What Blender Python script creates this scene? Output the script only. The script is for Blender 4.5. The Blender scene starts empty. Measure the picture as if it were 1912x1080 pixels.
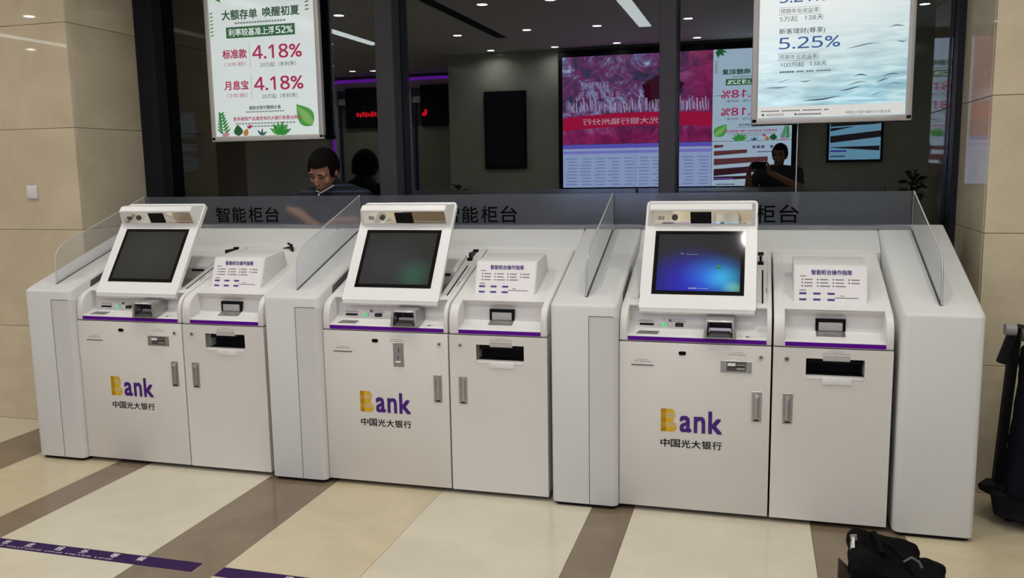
import bpy, bmesh, math, random
from mathutils import Vector, Matrix
random.seed(7)
SC = bpy.context.scene
COL = SC.collection

# ------------------------------------------------------------------ camera
cam_d = bpy.data.cameras.new('camera')
cam = bpy.data.objects.new('camera', cam_d); COL.objects.link(cam)
cam_d.sensor_width = 36.0; cam_d.lens = 36.0 * 1606.0 / 1912.0
cam_d.clip_start = 0.01; cam_d.clip_end = 100
RX = (0.96258096, 0.02187235, -0.27011016)
RY = (0.2704721, -0.13938803, 0.95258376)
RZ = (-0.01681488, -0.98999625, -0.14008813)
cam.matrix_world = Matrix(((RX[0], -RX[1], -RX[2], 0.0), (RY[0], -RY[1], -RY[2], 0.0), (RZ[0], -RZ[1], -RZ[2], 1.5), (0, 0, 0, 1)))
SC.camera = cam

# ------------------------------------------------------------------ world, exposure
world = bpy.data.worlds.new('night'); SC.world = world; world.use_nodes = True
world.node_tree.nodes['Background'].inputs[0].default_value = (0.02, 0.025, 0.035, 1)
world.node_tree.nodes['Background'].inputs[1].default_value = 0.05
SC.view_settings.view_transform = 'Standard'; SC.view_settings.look = 'None'
SC.view_settings.gamma = 1.0; SC.view_settings.use_curve_mapping = False
SC.view_settings.exposure = 0.0
LAMP_W = 5.6        # one downlight
LINE_E = 4.2        # linear ceiling lights
WALL_E = 4.6         # video wall
BOX_E = 0.62         # light box posters
LAMP_COL = (1.0, 0.995, 0.935)

# ------------------------------------------------------------------ helpers
def srgb(h):
    h = h.lstrip('#'); o = []
    for i in (0, 2, 4):
        c = int(h[i:i + 2], 16) / 255
        o.append(c / 12.92 if c <= 0.04045 else ((c + 0.055) / 1.055) ** 2.4)
    return (o[0], o[1], o[2], 1)

MATS = {}
def nd(nt, t, **kw):
    n = nt.nodes.new(t)
    for k, v in kw.items():
        if k in n.inputs: n.inputs[k].default_value = v
        else: setattr(n, k, v)
    return n

def mat(name, col, rough=0.4, metal=0.0, spec=0.5, var=0.03, scale=6.0, bump=0.0, bscale=80.0, coat=0.0, emit=None, es=0.0):
    """principled surface with a little procedural variation"""
    if name in MATS: return MATS[name]
    if isinstance(col, str): col = srgb(col)
    m = bpy.data.materials.new(name); m.use_nodes = True; nt = m.node_tree
    b = nt.nodes['Principled BSDF']
    tc = nd(nt, 'ShaderNodeTexCoord'); nz = nd(nt, 'ShaderNodeTexNoise', Scale=scale, Detail=4.0)
    nt.links.new(tc.outputs['Object'], nz.inputs['Vector'])
    rp = nd(nt, 'ShaderNodeValToRGB')
    rp.color_ramp.elements[0].position = 0.3; rp.color_ramp.elements[1].position = 0.7
    rp.color_ramp.elements[0].color = tuple(max(0, c * (1 - var)) for c in col[:3]) + (1,)
    rp.color_ramp.elements[1].color = tuple(min(1, c * (1 + var)) for c in col[:3]) + (1,)
    nt.links.new(nz.outputs['Fac'], rp.inputs['Fac']); nt.links.new(rp.outputs['Color'], b.inputs['Base Color'])
    b.inputs['Roughness'].default_value = rough; b.inputs['Metallic'].default_value = metal
    b.inputs['Specular IOR Level'].default_value = spec
    if coat: b.inputs['Coat Weight'].default_value = coat; b.inputs['Coat Roughness'].default_value = 0.05
    if bump:
        n2 = nd(nt, 'ShaderNodeTexNoise', Scale=bscale, Detail=5.0); nt.links.new(tc.outputs['Object'], n2.inputs['Vector'])
        bp = nd(nt, 'ShaderNodeBump', Strength=bump, Distance=0.01); nt.links.new(n2.outputs['Fac'], bp.inputs['Height'])
        nt.links.new(bp.outputs['Normal'], b.inputs['Normal'])
    if emit is not None:
        b.inputs['Emission Color'].default_value = srgb(emit) if isinstance(emit, str) else emit
        b.inputs['Emission Strength'].default_value = es
    MATS[name] = m
    return m

def emat(name, col, es):
    """light-giving print or lamp; procedural flicker is tiny"""
    if name in MATS: return MATS[name]
    return mat(name, (0.02, 0.02, 0.02, 1), 0.35, emit=col, es=es)

def glow(col, es):
    key = 'lit_%s_%.2f' % (col.lstrip('#'), es)
    return emat(key, col, es)

class Mb:
    """collects shapes in world coordinates, then links them as one mesh object"""
    def __init__(s): s.bm = bmesh.new()
    def _take(s, t):
        me = bpy.data.meshes.new('tmp'); t.to_mesh(me); t.free(); s.bm.from_mesh(me); bpy.data.meshes.remove(me)
    def box(s, x0, x1, y0, y1, z0, z1, bev=0.0, seg=2):
        t = bmesh.new(); bmesh.ops.create_cube(t, size=1)
        for v in t.verts:
            v.co = ((x0 + x1) / 2 + v.co.x * (x1 - x0), (y0 + y1) / 2 + v.co.y * (y1 - y0), (z0 + z1) / 2 + v.co.z * (z1 - z0))
        if bev: bmesh.ops.bevel(t, geom=t.edges[:], offset=bev, segments=seg, affect='EDGES', profile=0.5)
        s._take(t); return s
    def prism(s, prof, a0, a1, axis='X', bev=0.0, seg=2):
        """prof: (Y,Z) points for axis X, (X,Z) for Y, (X,Y) for Z"""
        t = bmesh.new()
        def P(p, a): return {'X': (a, p[0], p[1]), 'Y': (p[0], a, p[1]), 'Z': (p[0], p[1], a)}[axis]
        v0 = [t.verts.new(P(p, a0)) for p in prof]; v1 = [t.verts.new(P(p, a1)) for p in prof]
        n = len(prof); t.faces.new(v0); t.faces.new(v1[::-1])
        for i in range(n): t.faces.new((v0[i], v0[(i + 1) % n], v1[(i + 1) % n], v1[i]))
        bmesh.ops.recalc_face_normals(t, faces=t.faces[:])
        if bev:
            es = [e for e in t.edges if len(e.link_faces) == 2 and e.calc_face_angle(0) > 0.35]
            bmesh.ops.bevel(t, geom=es, offset=bev, segments=seg, affect='EDGES', profile=0.5)
        bmesh.ops.triangulate(t, faces=[f for f in t.faces if len(f.verts) > 4])
        s._take(t); return s
    def poly(s, pts, th=None):
        vs = [s.bm.verts.new(p) for p in pts]; f = s.bm.faces.new(vs); return s
    def hexa(s, p, bev=0.0):
        """8 corners: bottom ring 0-3, top ring 4-7"""
        t = bmesh.new(); v = [t.verts.new(c) for c in p]
        for q in ((3, 2, 1, 0), (4, 5, 6, 7), (0, 1, 5, 4), (1, 2, 6, 5), (2, 3, 7, 6), (3, 0, 4, 7)): t.faces.new([v[i] for i in q])
        bmesh.ops.recalc_face_normals(t, faces=t.faces[:])
        if bev: bmesh.ops.bevel(t, geom=t.edges[:], offset=bev, segments=2, affect='EDGES', profile=0.5)
        s._take(t); return s
    def cyl(s, p0, p1, r0, r1=None, n=16):
        r1 = r0 if r1 is None else r1
        p0 = Vector(p0); p1 = Vector(p1); d = p1 - p0
        t = bmesh.new(); bmesh.ops.create_cone(t, cap_ends=True, segments=n, radius1=r0, radius2=r1, depth=d.length)
        M = Matrix.Translation((p0 + p1) / 2) @ d.to_track_quat('Z', 'Y').to_matrix().to_4x4()
        bmesh.ops.transform(t, matrix=M, verts=t.verts[:]); s._take(t); return s
    def ball(s, c, r, M=None, u=16, v=10):
        t = bmesh.new(); bmesh.ops.create_uvsphere(t, u_segments=u, v_segments=v, radius=1)
        r = (r, r, r) if not hasattr(r, '__len__') else r
        S = Matrix.Diagonal((r[0], r[1], r[2], 1)); R = M.to_4x4() if M is not None else Matrix.Identity(4)
        bmesh.ops.transform(t, matrix=Matrix.Translation(Vector(c)) @ R @ S, verts=t.verts[:]); s._take(t); return s
    def cap(s, p0, r0, p1, r1): s.ball(p0, r0); s.ball(p1, r1); s.cyl(p0, p1, r0, r1); return s
    def tube(s, pts, r, n=8):
        for a, b in zip(pts[:-1], pts[1:]): s.cyl(a, b, r, n=n)
        for p in pts[1:-1]: s.ball(p, r, u=n, v=6)
        return s
    def obj(s, name, m, parent=None, smooth=False, origin=None, label=None):
        me = bpy.data.meshes.new(name)
        if parent is not None: O = wloc(parent)
        elif origin is not None: O = Vector(origin)
        else:
            xs = [v.co for v in s.bm.verts]
            O = Vector(((min(v.x for v in xs) + max(v.x for v in xs)) / 2, (min(v.y for v in xs) + max(v.y for v in xs)) / 2, min(v.z for v in xs)))
        bmesh.ops.translate(s.bm, vec=-O, verts=s.bm.verts[:])
        s.bm.to_mesh(me); s.bm.free()
        if smooth:
            for p in me.polygons: p.use_smooth = True
            if smooth != 'all':
                try: me.set_sharp_from_angle(angle=math.radians(38))
                except Exception: pass
        me.materials.append(m)
        o = bpy.data.objects.new(name, me); COL.objects.link(o)
        if parent is not None: o.parent = parent
        else: o.location = O
        if label: o['label'] = label
        return o

def wloc(o):
    v = Vector((0, 0, 0))
    while o is not None: v += o.location; o = o.parent
    return v
def tag(o, label=None, cat=None, group=None, kind=None):
    if label: o['label'] = label
    if cat: o['category'] = cat
    if group: o['group'] = group
    if kind: o['kind'] = kind
    return o
def empty(name, loc, parent=None):
    o = bpy.data.objects.new(name, None); COL.objects.link(o); o.empty_display_size = 0.1
    if parent is not None: o.parent = parent; o.location = Vector(loc) - wloc(parent)
    else: o.location = loc
    return o
def copy_tree(o, parent=None):
    c = o.copy(); COL.objects.link(c); c.parent = parent
    for ch in [k for k in CH.get(o.name, [])]: copy_tree(ch, c)
    return c
CH = {}
def index_children():
    CH.clear()
    for o in bpy.data.objects:
        if o.parent is not None: CH.setdefault(o.parent.name, []).append(o)

class Frame:
    """a flat sheet: origin, u axis (reading direction), v axis (up), n axis (out of the sheet)"""
    def __init__(s, o, u, v): s.o = Vector(o); s.u = Vector(u).normalized(); s.v = Vector(v).normalized(); s.n = s.u.cross(s.v)
    def p(s, u, v, n=0.0): return s.o + s.u * u + s.v * v + s.n * n

GLY = {}
DIG = {str(k): chr(0x1D7E2 + k) for k in range(10)}
def glyphs(body):
    if body in GLY: return GLY[body]
    c = bpy.data.curves.new('lettering', 'FONT'); c.body = ''.join(DIG.get(q, q) for q in body); c.resolution_u = 3
    o = bpy.data.objects.new('lettering', c); COL.objects.link(o)
    dg = bpy.context.evaluated_depsgraph_get(); dg.update()
    me = bpy.data.meshes.new_from_object(o.evaluated_get(dg))
    vs = [v.co.copy() for v in me.vertices]; fs = [tuple(p.vertices) for p in me.polygons]
    bpy.data.objects.remove(o); bpy.data.curves.remove(c); bpy.data.meshes.remove(me)
    GLY[body] = (vs, fs); return GLY[body]
def txt(F, body, u0, u1, v0, v1, m, parent, n=0.0012, bold=0.0, name='lettering', label=None):
    """text fitted to the rectangle u0..u1, v0..v1 of sheet F; bold thickens the strokes"""
    vs, fs = glyphs(body)
    ax, bx = min(v.x for v in vs), max(v.x for v in vs); ay, by = min(v.y for v in vs), max(v.y for v in vs)
    sx = (u1 - u0) / (bx - ax + 2 * bold); sy = (v1 - v0) / max(1e-6, by - ay + 2 * bold)
    O = wloc(parent); V = []; Fc = []
    for dx, dy in (((0, 0),) if not bold else ((-bold, -bold), (bold, -bold), (bold, bold), (-bold, bold), (0, 0))):
        k = len(V)
        V += [F.p(u0 + (v.x - ax + bold + dx) * sx, v0 + (v.y - ay + bold + dy) * sy, n + k / max(1, len(vs)) * .00012) - O for v in vs]
        Fc += [tuple(i + k for i in f) for f in fs]
    me = bpy.data.meshes.new(name); me.from_pydata(V, [], Fc); me.materials.append(m)
    o = bpy.data.objects.new(name, me); COL.objects.link(o); o.parent = parent
    if label: o['label'] = label
    return o
def patch(F, rects, m, parent, name, n=0.001, label=None):
    """flat printed rectangles (u0,u1,v0,v1) on a sheet, one mesh"""
    b = Mb()
    for (u0, u1, v0, v1) in rects: b.poly([F.p(u0, v0, n), F.p(u1, v0, n), F.p(u1, v1, n), F.p(u0, v1, n)])
    o = b.obj(name, m, parent, label=label)
    if len(rects) > 1: o['kind'] = 'stuff'
    return o
def shape(F, pts, m, parent, name, n=0.001):
    b = Mb(); b.poly([F.p(u, v, n) for u, v in pts]); bmesh.ops.triangulate(b.bm, faces=b.bm.faces[:]); return b.obj(name, m, parent)

# ------------------------------------------------------------------ materials
M_cab = mat('warm_white_cabinet_paint', (0.715, 0.695, 0.65, 1), 0.42, var=0.012)
M_ped = mat('cool_white_pedestal_paint', (0.635, 0.635, 0.62, 1), 0.45, var=0.01)
M_hous = mat('white_plastic_housing', (0.735, 0.72, 0.695, 1), 0.38, var=0.012)
M_mon = mat('white_monitor_plastic', (0.81, 0.805, 0.79, 1), 0.35, var=0.01)
M_dark = mat('dark_void_paint', (0.012, 0.011, 0.012, 1), 0.7, spec=0.12)
M_plinth = mat('black_plinth_rubber', (0.015, 0.012, 0.018, 1), 0.6, spec=0.12)
M_purple = mat('purple_trim_strip', srgb('#5c0b90'), 0.45, spec=0.12, var=0.03)
M_black = mat('black_plastic', (0.007, 0.007, 0.008, 1), 0.4, spec=0.12)
M_grey = mat('grey_plastic', (0.25, 0.245, 0.24, 1), 0.45)
M_dgrey = mat('dark_grey_plastic', (0.09, 0.088, 0.088, 1), 0.45, spec=0.25)
M_steel = mat('brushed_steel', (0.45, 0.44, 0.43, 1), 0.35, metal=0.9, var=0.08, scale=30)
M_chrome = mat('chrome_metal', (0.75, 0.74, 0.72, 1), 0.12, metal=1.0)
M_ink = mat('black_print', (0.004, 0.004, 0.005, 1), 0.7, spec=0.03)
M_inkl = mat('faint_grey_print', (0.22, 0.215, 0.21, 1), 0.6, spec=0.12)
M_paper = mat('pinkish_white_paper', (0.82, 0.79, 0.80, 1), 0.6, var=0.01)
M_pink = mat('purple_print', srgb('#45307e'), 0.5)
M_yel = mat('yellow_print', srgb('#dcb01a'), 0.5, var=0.06)
M_log = mat('purple_logo_print', srgb('#44127a'), 0.5)
M_mirror = mat('tinted_mirror', (0.80, 0.76, 0.68, 1), 0.06, metal=1.0, var=0.01)
M_alu = mat('satin_aluminium_frame', (0.62, 0.60, 0.58, 1), 0.42, metal=0.35, var=0.02)
M_frame = mat('black_window_frame', (0.016, 0.017, 0.02, 1), 0.35, spec=0.12)
M_mull = mat('anthracite_mullion', (0.05, 0.05, 0.055, 1), 0.4, spec=0.25)
M_wall = mat('pale_plaster', (0.62, 0.58, 0.52, 1), 0.55, var=0.03)
M_ceil = mat('white_ceiling_board', (0.58, 0.575, 0.57, 1), 0.7, var=0.01)
M_switch = mat('switch_white_plastic', (0.74, 0.72, 0.72, 1), 0.35)
M_tape = mat('purple_floor_tape', srgb('#331b4a'), 0.6, spec=0.1, var=0.08)
M_tapew = mat('white_tape_print', (0.6, 0.58, 0.62, 1), 0.6)
M_cloth = mat('black_nylon_cloth', (0.004, 0.004, 0.004, 1), 0.8, spec=0.06, var=0.3, scale=12, bump=0.4, bscale=30)
M_skin = mat('skin', (0.31, 0.145, 0.09, 1), 0.55, var=0.08, scale=20)
M_hair = mat('black_hair', (0.006, 0.005, 0.004, 1), 0.7, spec=0.06, bump=0.6, bscale=150)
M_trous = mat('dark_trousers', (0.02, 0.02, 0.024, 1), 0.8, spec=0.12)
M_leaf = mat('dark_green_leaf', (0.02, 0.045, 0.018, 1), 0.5, var=0.3)
M_pot = mat('dark_grey_pot', (0.06, 0.06, 0.06, 1), 0.5)

def stone(name, c0, c1, vein, rough):
    m = bpy.data.materials.new(name); m.use_nodes = True; nt = m.node_tree; b = nt.nodes['Principled BSDF']
    tc = nd(nt, 'ShaderNodeTexCoord'); oi = nd(nt, 'ShaderNodeObjectInfo')
    ad = nd(nt, 'ShaderNodeVectorMath', operation='ADD')
    sc = nd(nt, 'ShaderNodeVectorMath', operation='SCALE'); sc.inputs['Scale'].default_value = 23.0
    cb = nd(nt, 'ShaderNodeCombineXYZ')
    for i in range(3): nt.links.new(oi.outputs['Random'], cb.inputs[i])
    nt.links.new(cb.outputs[0], sc.inputs[0])
    nt.links.new(tc.outputs['Object'], ad.inputs[0]); nt.links.new(sc.outputs[0], ad.inputs[1])
    n1 = nd(nt, 'ShaderNodeTexNoise', Scale=3.2, Detail=6.0, Roughness=0.6, Distortion=0.6); nt.links.new(ad.outputs[0], n1.inputs['Vector'])
    r1 = nd(nt, 'ShaderNodeValToRGB'); r1.color_ramp.elements[0].position = 0.35; r1.color_ramp.elements[1].position = 0.68
    r1.color_ramp.elements[0].color = c0; r1.color_ramp.elements[1].color = c1
    nt.links.new(n1.outputs['Fac'], r1.inputs['Fac'])
    n2 = nd(nt, 'ShaderNodeTexNoise', Scale=5.0, Detail=8.0, Distortion=1.8); nt.links.new(ad.outputs[0], n2.inputs['Vector'])
    r2 = nd(nt, 'ShaderNodeValToRGB')
    r2.color_ramp.elements[0].position = 0.47; r2.color_ramp.elements[0].color = (0, 0, 0, 1)
    r2.color_ramp.elements[1].position = 0.53; r2.color_ramp.elements[1].color = (0, 0, 0, 1)
    e = r2.color_ramp.elements.new(0.5); e.color = (0.16, 0.16, 0.16, 1)
    nt.links.new(n2.outputs['Fac'], r2.inputs['Fac'])
    mx = nd(nt, 'ShaderNodeMix', data_type='RGBA'); nt.links.new(r2.outputs['Color'], mx.inputs['Factor'])
    nt.links.new(r1.outputs['Color'], mx.inputs['A']); mx.inputs['B'].default_value = vein
    nt.links.new(mx.outputs['Result'], b.inputs['Base Color'])
    b.inputs['Roughness'].default_value = rough; b.inputs['Specular IOR Level'].default_value = 0.5
    return m
M_stone = stone('polished_beige_marble', (0.56, 0.475, 0.335, 1), (0.66, 0.565, 0.405, 1), (0.72, 0.625, 0.46, 1), 0.03)
M_joint = mat('stone_joint', (0.33, 0.27, 0.19, 1), 0.8)
M_tw = stone('cream_white_floor_tile', (0.57, 0.515, 0.40, 1), (0.63, 0.575, 0.455, 1), (0.54, 0.49, 0.39, 1), 0.15)
M_ty = stone('yellow_cream_floor_tile', (0.50, 0.425, 0.285, 1), (0.58, 0.495, 0.34, 1), (0.52, 0.45, 0.33, 1), 0.16)
M_tb = stone('brown_floor_tile', (0.165, 0.122, 0.080, 1), (0.215, 0.160, 0.106, 1), (0.24, 0.185, 0.13, 1), 0.15)

def glass_mat():
    m = bpy.data.materials.new('window_glass'); m.use_nodes = True; nt = m.node_tree; nt.nodes.clear()
    o = nd(nt, 'ShaderNodeOutputMaterial'); t = nd(nt, 'ShaderNodeBsdfTransparent'); t.inputs[0].default_value = (0.62, 0.66, 0.66, 1)
    g = nd(nt, 'ShaderNodeBsdfGlossy'); g.inputs['Roughness'].default_value = 0.0; g.inputs['Color'].default_value = (0.96, 0.98, 1, 1)
    f = nd(nt, 'ShaderNodeFresnel'); f.inputs['IOR'].default_value = 1.85
    mx = nd(nt, 'ShaderNodeMixShader'); nt.links.new(f.outputs[0], mx.inputs[0]); nt.links.new(t.outputs[0], mx.inputs[1]); nt.links.new(g.outputs[0], mx.inputs[2])
    nt.links.new(mx.outputs[0], o.inputs[0]); return m
M_glass = glass_mat()
def frost_mat(name, rough, haze, col, ior=1.10, gloss=0.02):
    m = bpy.data.materials.new(name); m.use_nodes = True; nt = m.node_tree; nt.nodes.clear()
    o = nd(nt, 'ShaderNodeOutputMaterial')
    rf = nd(nt, 'ShaderNodeBsdfRefraction'); rf.inputs['Roughness'].default_value = rough; rf.inputs['IOR'].default_value = ior; rf.inputs['Color'].default_value = (0.95, 0.96, 0.98, 1)
    d = nd(nt, 'ShaderNodeBsdfDiffuse'); d.inputs['Color'].default_value = col
    tl = nd(nt, 'ShaderNodeBsdfTranslucent'); tl.inputs['Color'].default_value = col
    a = nd(nt, 'ShaderNodeMixShader'); a.inputs[0].default_value = 0.5; nt.links.new(d.outputs[0], a.inputs[1]); nt.links.new(tl.outputs[0], a.inputs[2])
    mx = nd(nt, 'ShaderNodeMixShader'); mx.inputs[0].default_value = haze; nt.links.new(rf.outputs[0], mx.inputs[1]); nt.links.new(a.outputs[0], mx.inputs[2])
    g = nd(nt, 'ShaderNodeBsdfGlossy'); g.inputs['Roughness'].default_value = 0.2
    m2 = nd(nt, 'ShaderNodeMixShader'); m2.inputs[0].default_value = gloss; nt.links.new(mx.outputs[0], m2.inputs[1]); nt.links.new(g.outputs[0], m2.inputs[2])
    nt.links.new(m2.outputs[0], o.inputs[0]); return m
M_frost = frost_mat('frosted_back_screen', 0.5, 0.115, (0.60, 0.64, 0.74, 1))
M_frost2 = frost_mat('frosted_side_screen', 0.14, 0.11, (0.92, 0.93, 0.94, 1), 1.03, 0.02)

# ------------------------------------------------------------------ structure
GY = 4.85            # plane of the glass wall
WY = 4.17            # face of the stone piers
CZ = 3.10            # ceiling
XL, XR = -3.79, 0.965  # inner faces of the piers
b = Mb().box(-12.3, 5.0, -4.8, 5.4, -0.12, -0.012)
floor = b.obj('floor', M_joint, origin=(0, 0, 0)); tag(floor, kind='structure')
strips = [('b', -4.10, -3.725), ('y', -3.725, -3.20), ('b', -3.20, -3.012), ('w', -3.012, -2.287), ('b', -2.287, -1.931), ('y', -1.931, -1.385), ('w', -1.385, -0.667), ('b', -0.667, -0.486), ('w', -0.486, 0.25), ('b', 0.25, 0.61), ('y', 0.61, 1.15), ('w', 1.15, 1.87), ('b', 1.87, 2.05), ('w', 2.05, 2.78), ('b', 2.78, 3.14), ('y', 3.14, 3.68), ('w', 3.68, 4.40), ('b', 4.40, 4.60)]
x = -4.10
for k, w in [('w', .725), ('b', .185), ('w', .72), ('y', .545), ('b', .36), ('w', .73), ('b', .185), ('y', .54), ('b', .36), ('w', .72), ('y', .545), ('b', .36), ('w', .73), ('b', .185), ('w', .72)]:
    strips.append((k, x - w, x)); x -= w
TM = {'b': M_tb, 'y': M_ty, 'w': M_tw}; tile_cache = {}
for k, x0, x1 in strips:
    for y0, y1 in ((4.28, 5.2), (2.40, 4.28), (0.52, 2.40), (-1.36, 0.52), (-3.24, -1.36), (-4.7, -3.24)):
        key = (k, round(x1 - x0, 3), round(y1 - y0, 2)); w = x1 - x0; d = y1 - y0
        if key not in tile_cache:
            t = Mb().box(-w / 2 + .0007, w / 2 - .0007, -d / 2 + .0007, d / 2 - .0007, -0.012, 0.0, bev=0.0006, seg=1).obj('floor_tile', TM[k], floor)
            tile_cache[key] = t; t.location = ((x0 + x1) / 2, (y0 + y1) / 2, 0)
        else:
            t = tile_cache[key].copy(); COL.objects.link(t); t.location = ((x0 + x1) / 2, (y0 + y1) / 2, 0)

# ceiling with its slots
b = Mb().box(-12.3, 5.0, -4.8, 5.0, CZ, CZ + 0.15)
ceil = b.obj('ceiling', M_ceil, origin=(0, 0, CZ)); tag(ceil, kind='structure')
Mb().box(-3.14, -3.01, -0.9, 3.4, CZ - 0.004, CZ + 0.02).obj('air_slot', M_dark, ceil)

def pier(name, x0, x1, side_x, face_dir):
    """stone clad pier wall: front panels and panels on the return towards the glass"""
    back = Mb().box(x0 + .03 if face_dir > 0 else x0, x1 if face_dir > 0 else x1, WY + 0.03, GY + 0.12, 0, CZ)
    if face_dir > 0:      # left wall, return faces +X at x1
        back = Mb().box(x0, x1 - 0.03, WY + 0.03, GY + 0.12, 0, CZ)
    else:
        back = Mb().box(x0 + 0.03, x1, WY + 0.03, GY + 0.12, 0, CZ)
    o = back.obj(name, M_joint, origin=((x0 + x1) / 2, WY + 0.3, 0)); tag(o, kind='structure')
    h = 0.59; g = 0.0012
    rows = [(i * h, min(CZ, (i + 1) * h)) for i in range(6)]
    for z0, z1 in rows:
        xs = []
        if face_dir > 0:
            x = x1
            while x > x0 + 0.01: xs.append((max(x0, x - 1.18), x)); x -= 1.18
        else:
            x = x0
            while x < x1 - 0.01: xs.append((x, min(x1, x + 1.18))); x += 1.18
        for a, c in xs:
            Mb().box(a + g, c - g, WY, WY + 0.03, z0 + g, z1 - g, bev=0.0015, seg=1).obj('stone_panel', M_stone, o)
        sx = x1 if face_dir > 0 else x0
        xa, xb = (sx - 0.03, sx) if face_dir > 0 else (sx, sx + 0.03)
        Mb().box(xa, xb - 0 if face_dir > 0 else xb, WY + 0.03 + g, GY - 0.10, z0 + g, z1 - g, bev=0.0015, seg=1).obj('stone_panel', M_stone, o)
    return o
wall_left = pier('wall_left', -9.6, XL, XL, 1)
wall_right = pier('wall_right', XR, 4.6, XR, -1)

# rest of the hall, seen in the glass
M_wallp = stone('polished_grey_beige_wall', (0.44, 0.44, 0.385, 1), (0.50, 0.50, 0.44, 1), (0.52, 0.51, 0.45, 1), 0.10)
RYW = -2.20
tag(Mb().box(-4.27, 4.6, RYW - 0.2, RYW, 0, CZ).obj('wall_rear', M_wallp), kind='structure')
tag(Mb().box(-4.27, -4.07, -4.4, RYW - 0.2, 0, CZ).obj('wall_return', M_wallp), kind='structure')
tag(Mb().box(-12.0, -4.27, -4.6, -4.4, 0, CZ).obj('wall_far', M_wall), kind='structure')
tag(Mb().box(-12.2, -12.0, -4.4, 5.0, 0, CZ).obj('wall_end', M_wall), kind='structure')
tag(Mb().box(-12.0, -9.6, WY + 0.03, WY + 0.4, 0, CZ).obj('wall_corner', M_wall), kind='structure')
tag(Mb().box(4.6, 4.8, RYW, 5.0, 0, CZ).obj('wall_side', M_wall), kind='structure')

# glass wall: panes, mullions, frames
edges = [(-3.66, -2.09), (-2.09, -0.463), (-0.463, 0.94)]
for i, (a, c) in enumerate(edges):
    w = empty('window_%d' % (i + 1), ((a + c) / 2, GY, 0)); tag(w, kind='structure')
    Mb().box(a + 0.008, c - 0.008, GY, GY + 0.008, 0.06, CZ - 0.05).obj('pane', M_glass, w)
    Mb().box(a + 0.004, c - 0.004, GY - 0.03, GY + 0.04, 0.0, 0.06).obj('sill', M_frame, w)
    Mb().box(a + 0.004, c - 0.004, GY - 0.03, GY + 0.04, CZ - 0.05, CZ).obj('head', M_frame, w)
for i, (a, c, y0, m) in enumerate([(-3.79, -3.655, 4.74, M_frame), (-2.147, -2.034, 4.735, M_mull), (-0.508, -0.418, 4.735, M_mull), (0.935, XR + 0.03, 4.74, M_frame)]):
    o = Mb().box(a, c, y0, GY - 0.002, 0, CZ, bev=0.004, seg=1).box(a + 0.02, c - 0.02, GY - 0.004, GY + 0.05, 0, CZ).obj('trim_%d' % (i + 1), m); tag(o, kind='structure')
tag(Mb().box(-14, 7, 5.4, 14, -0.3, -0.2).obj('ground_outside', mat('night_asphalt', (0.03, 0.03, 0.032, 1), 0.9)), kind='structure')

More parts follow.
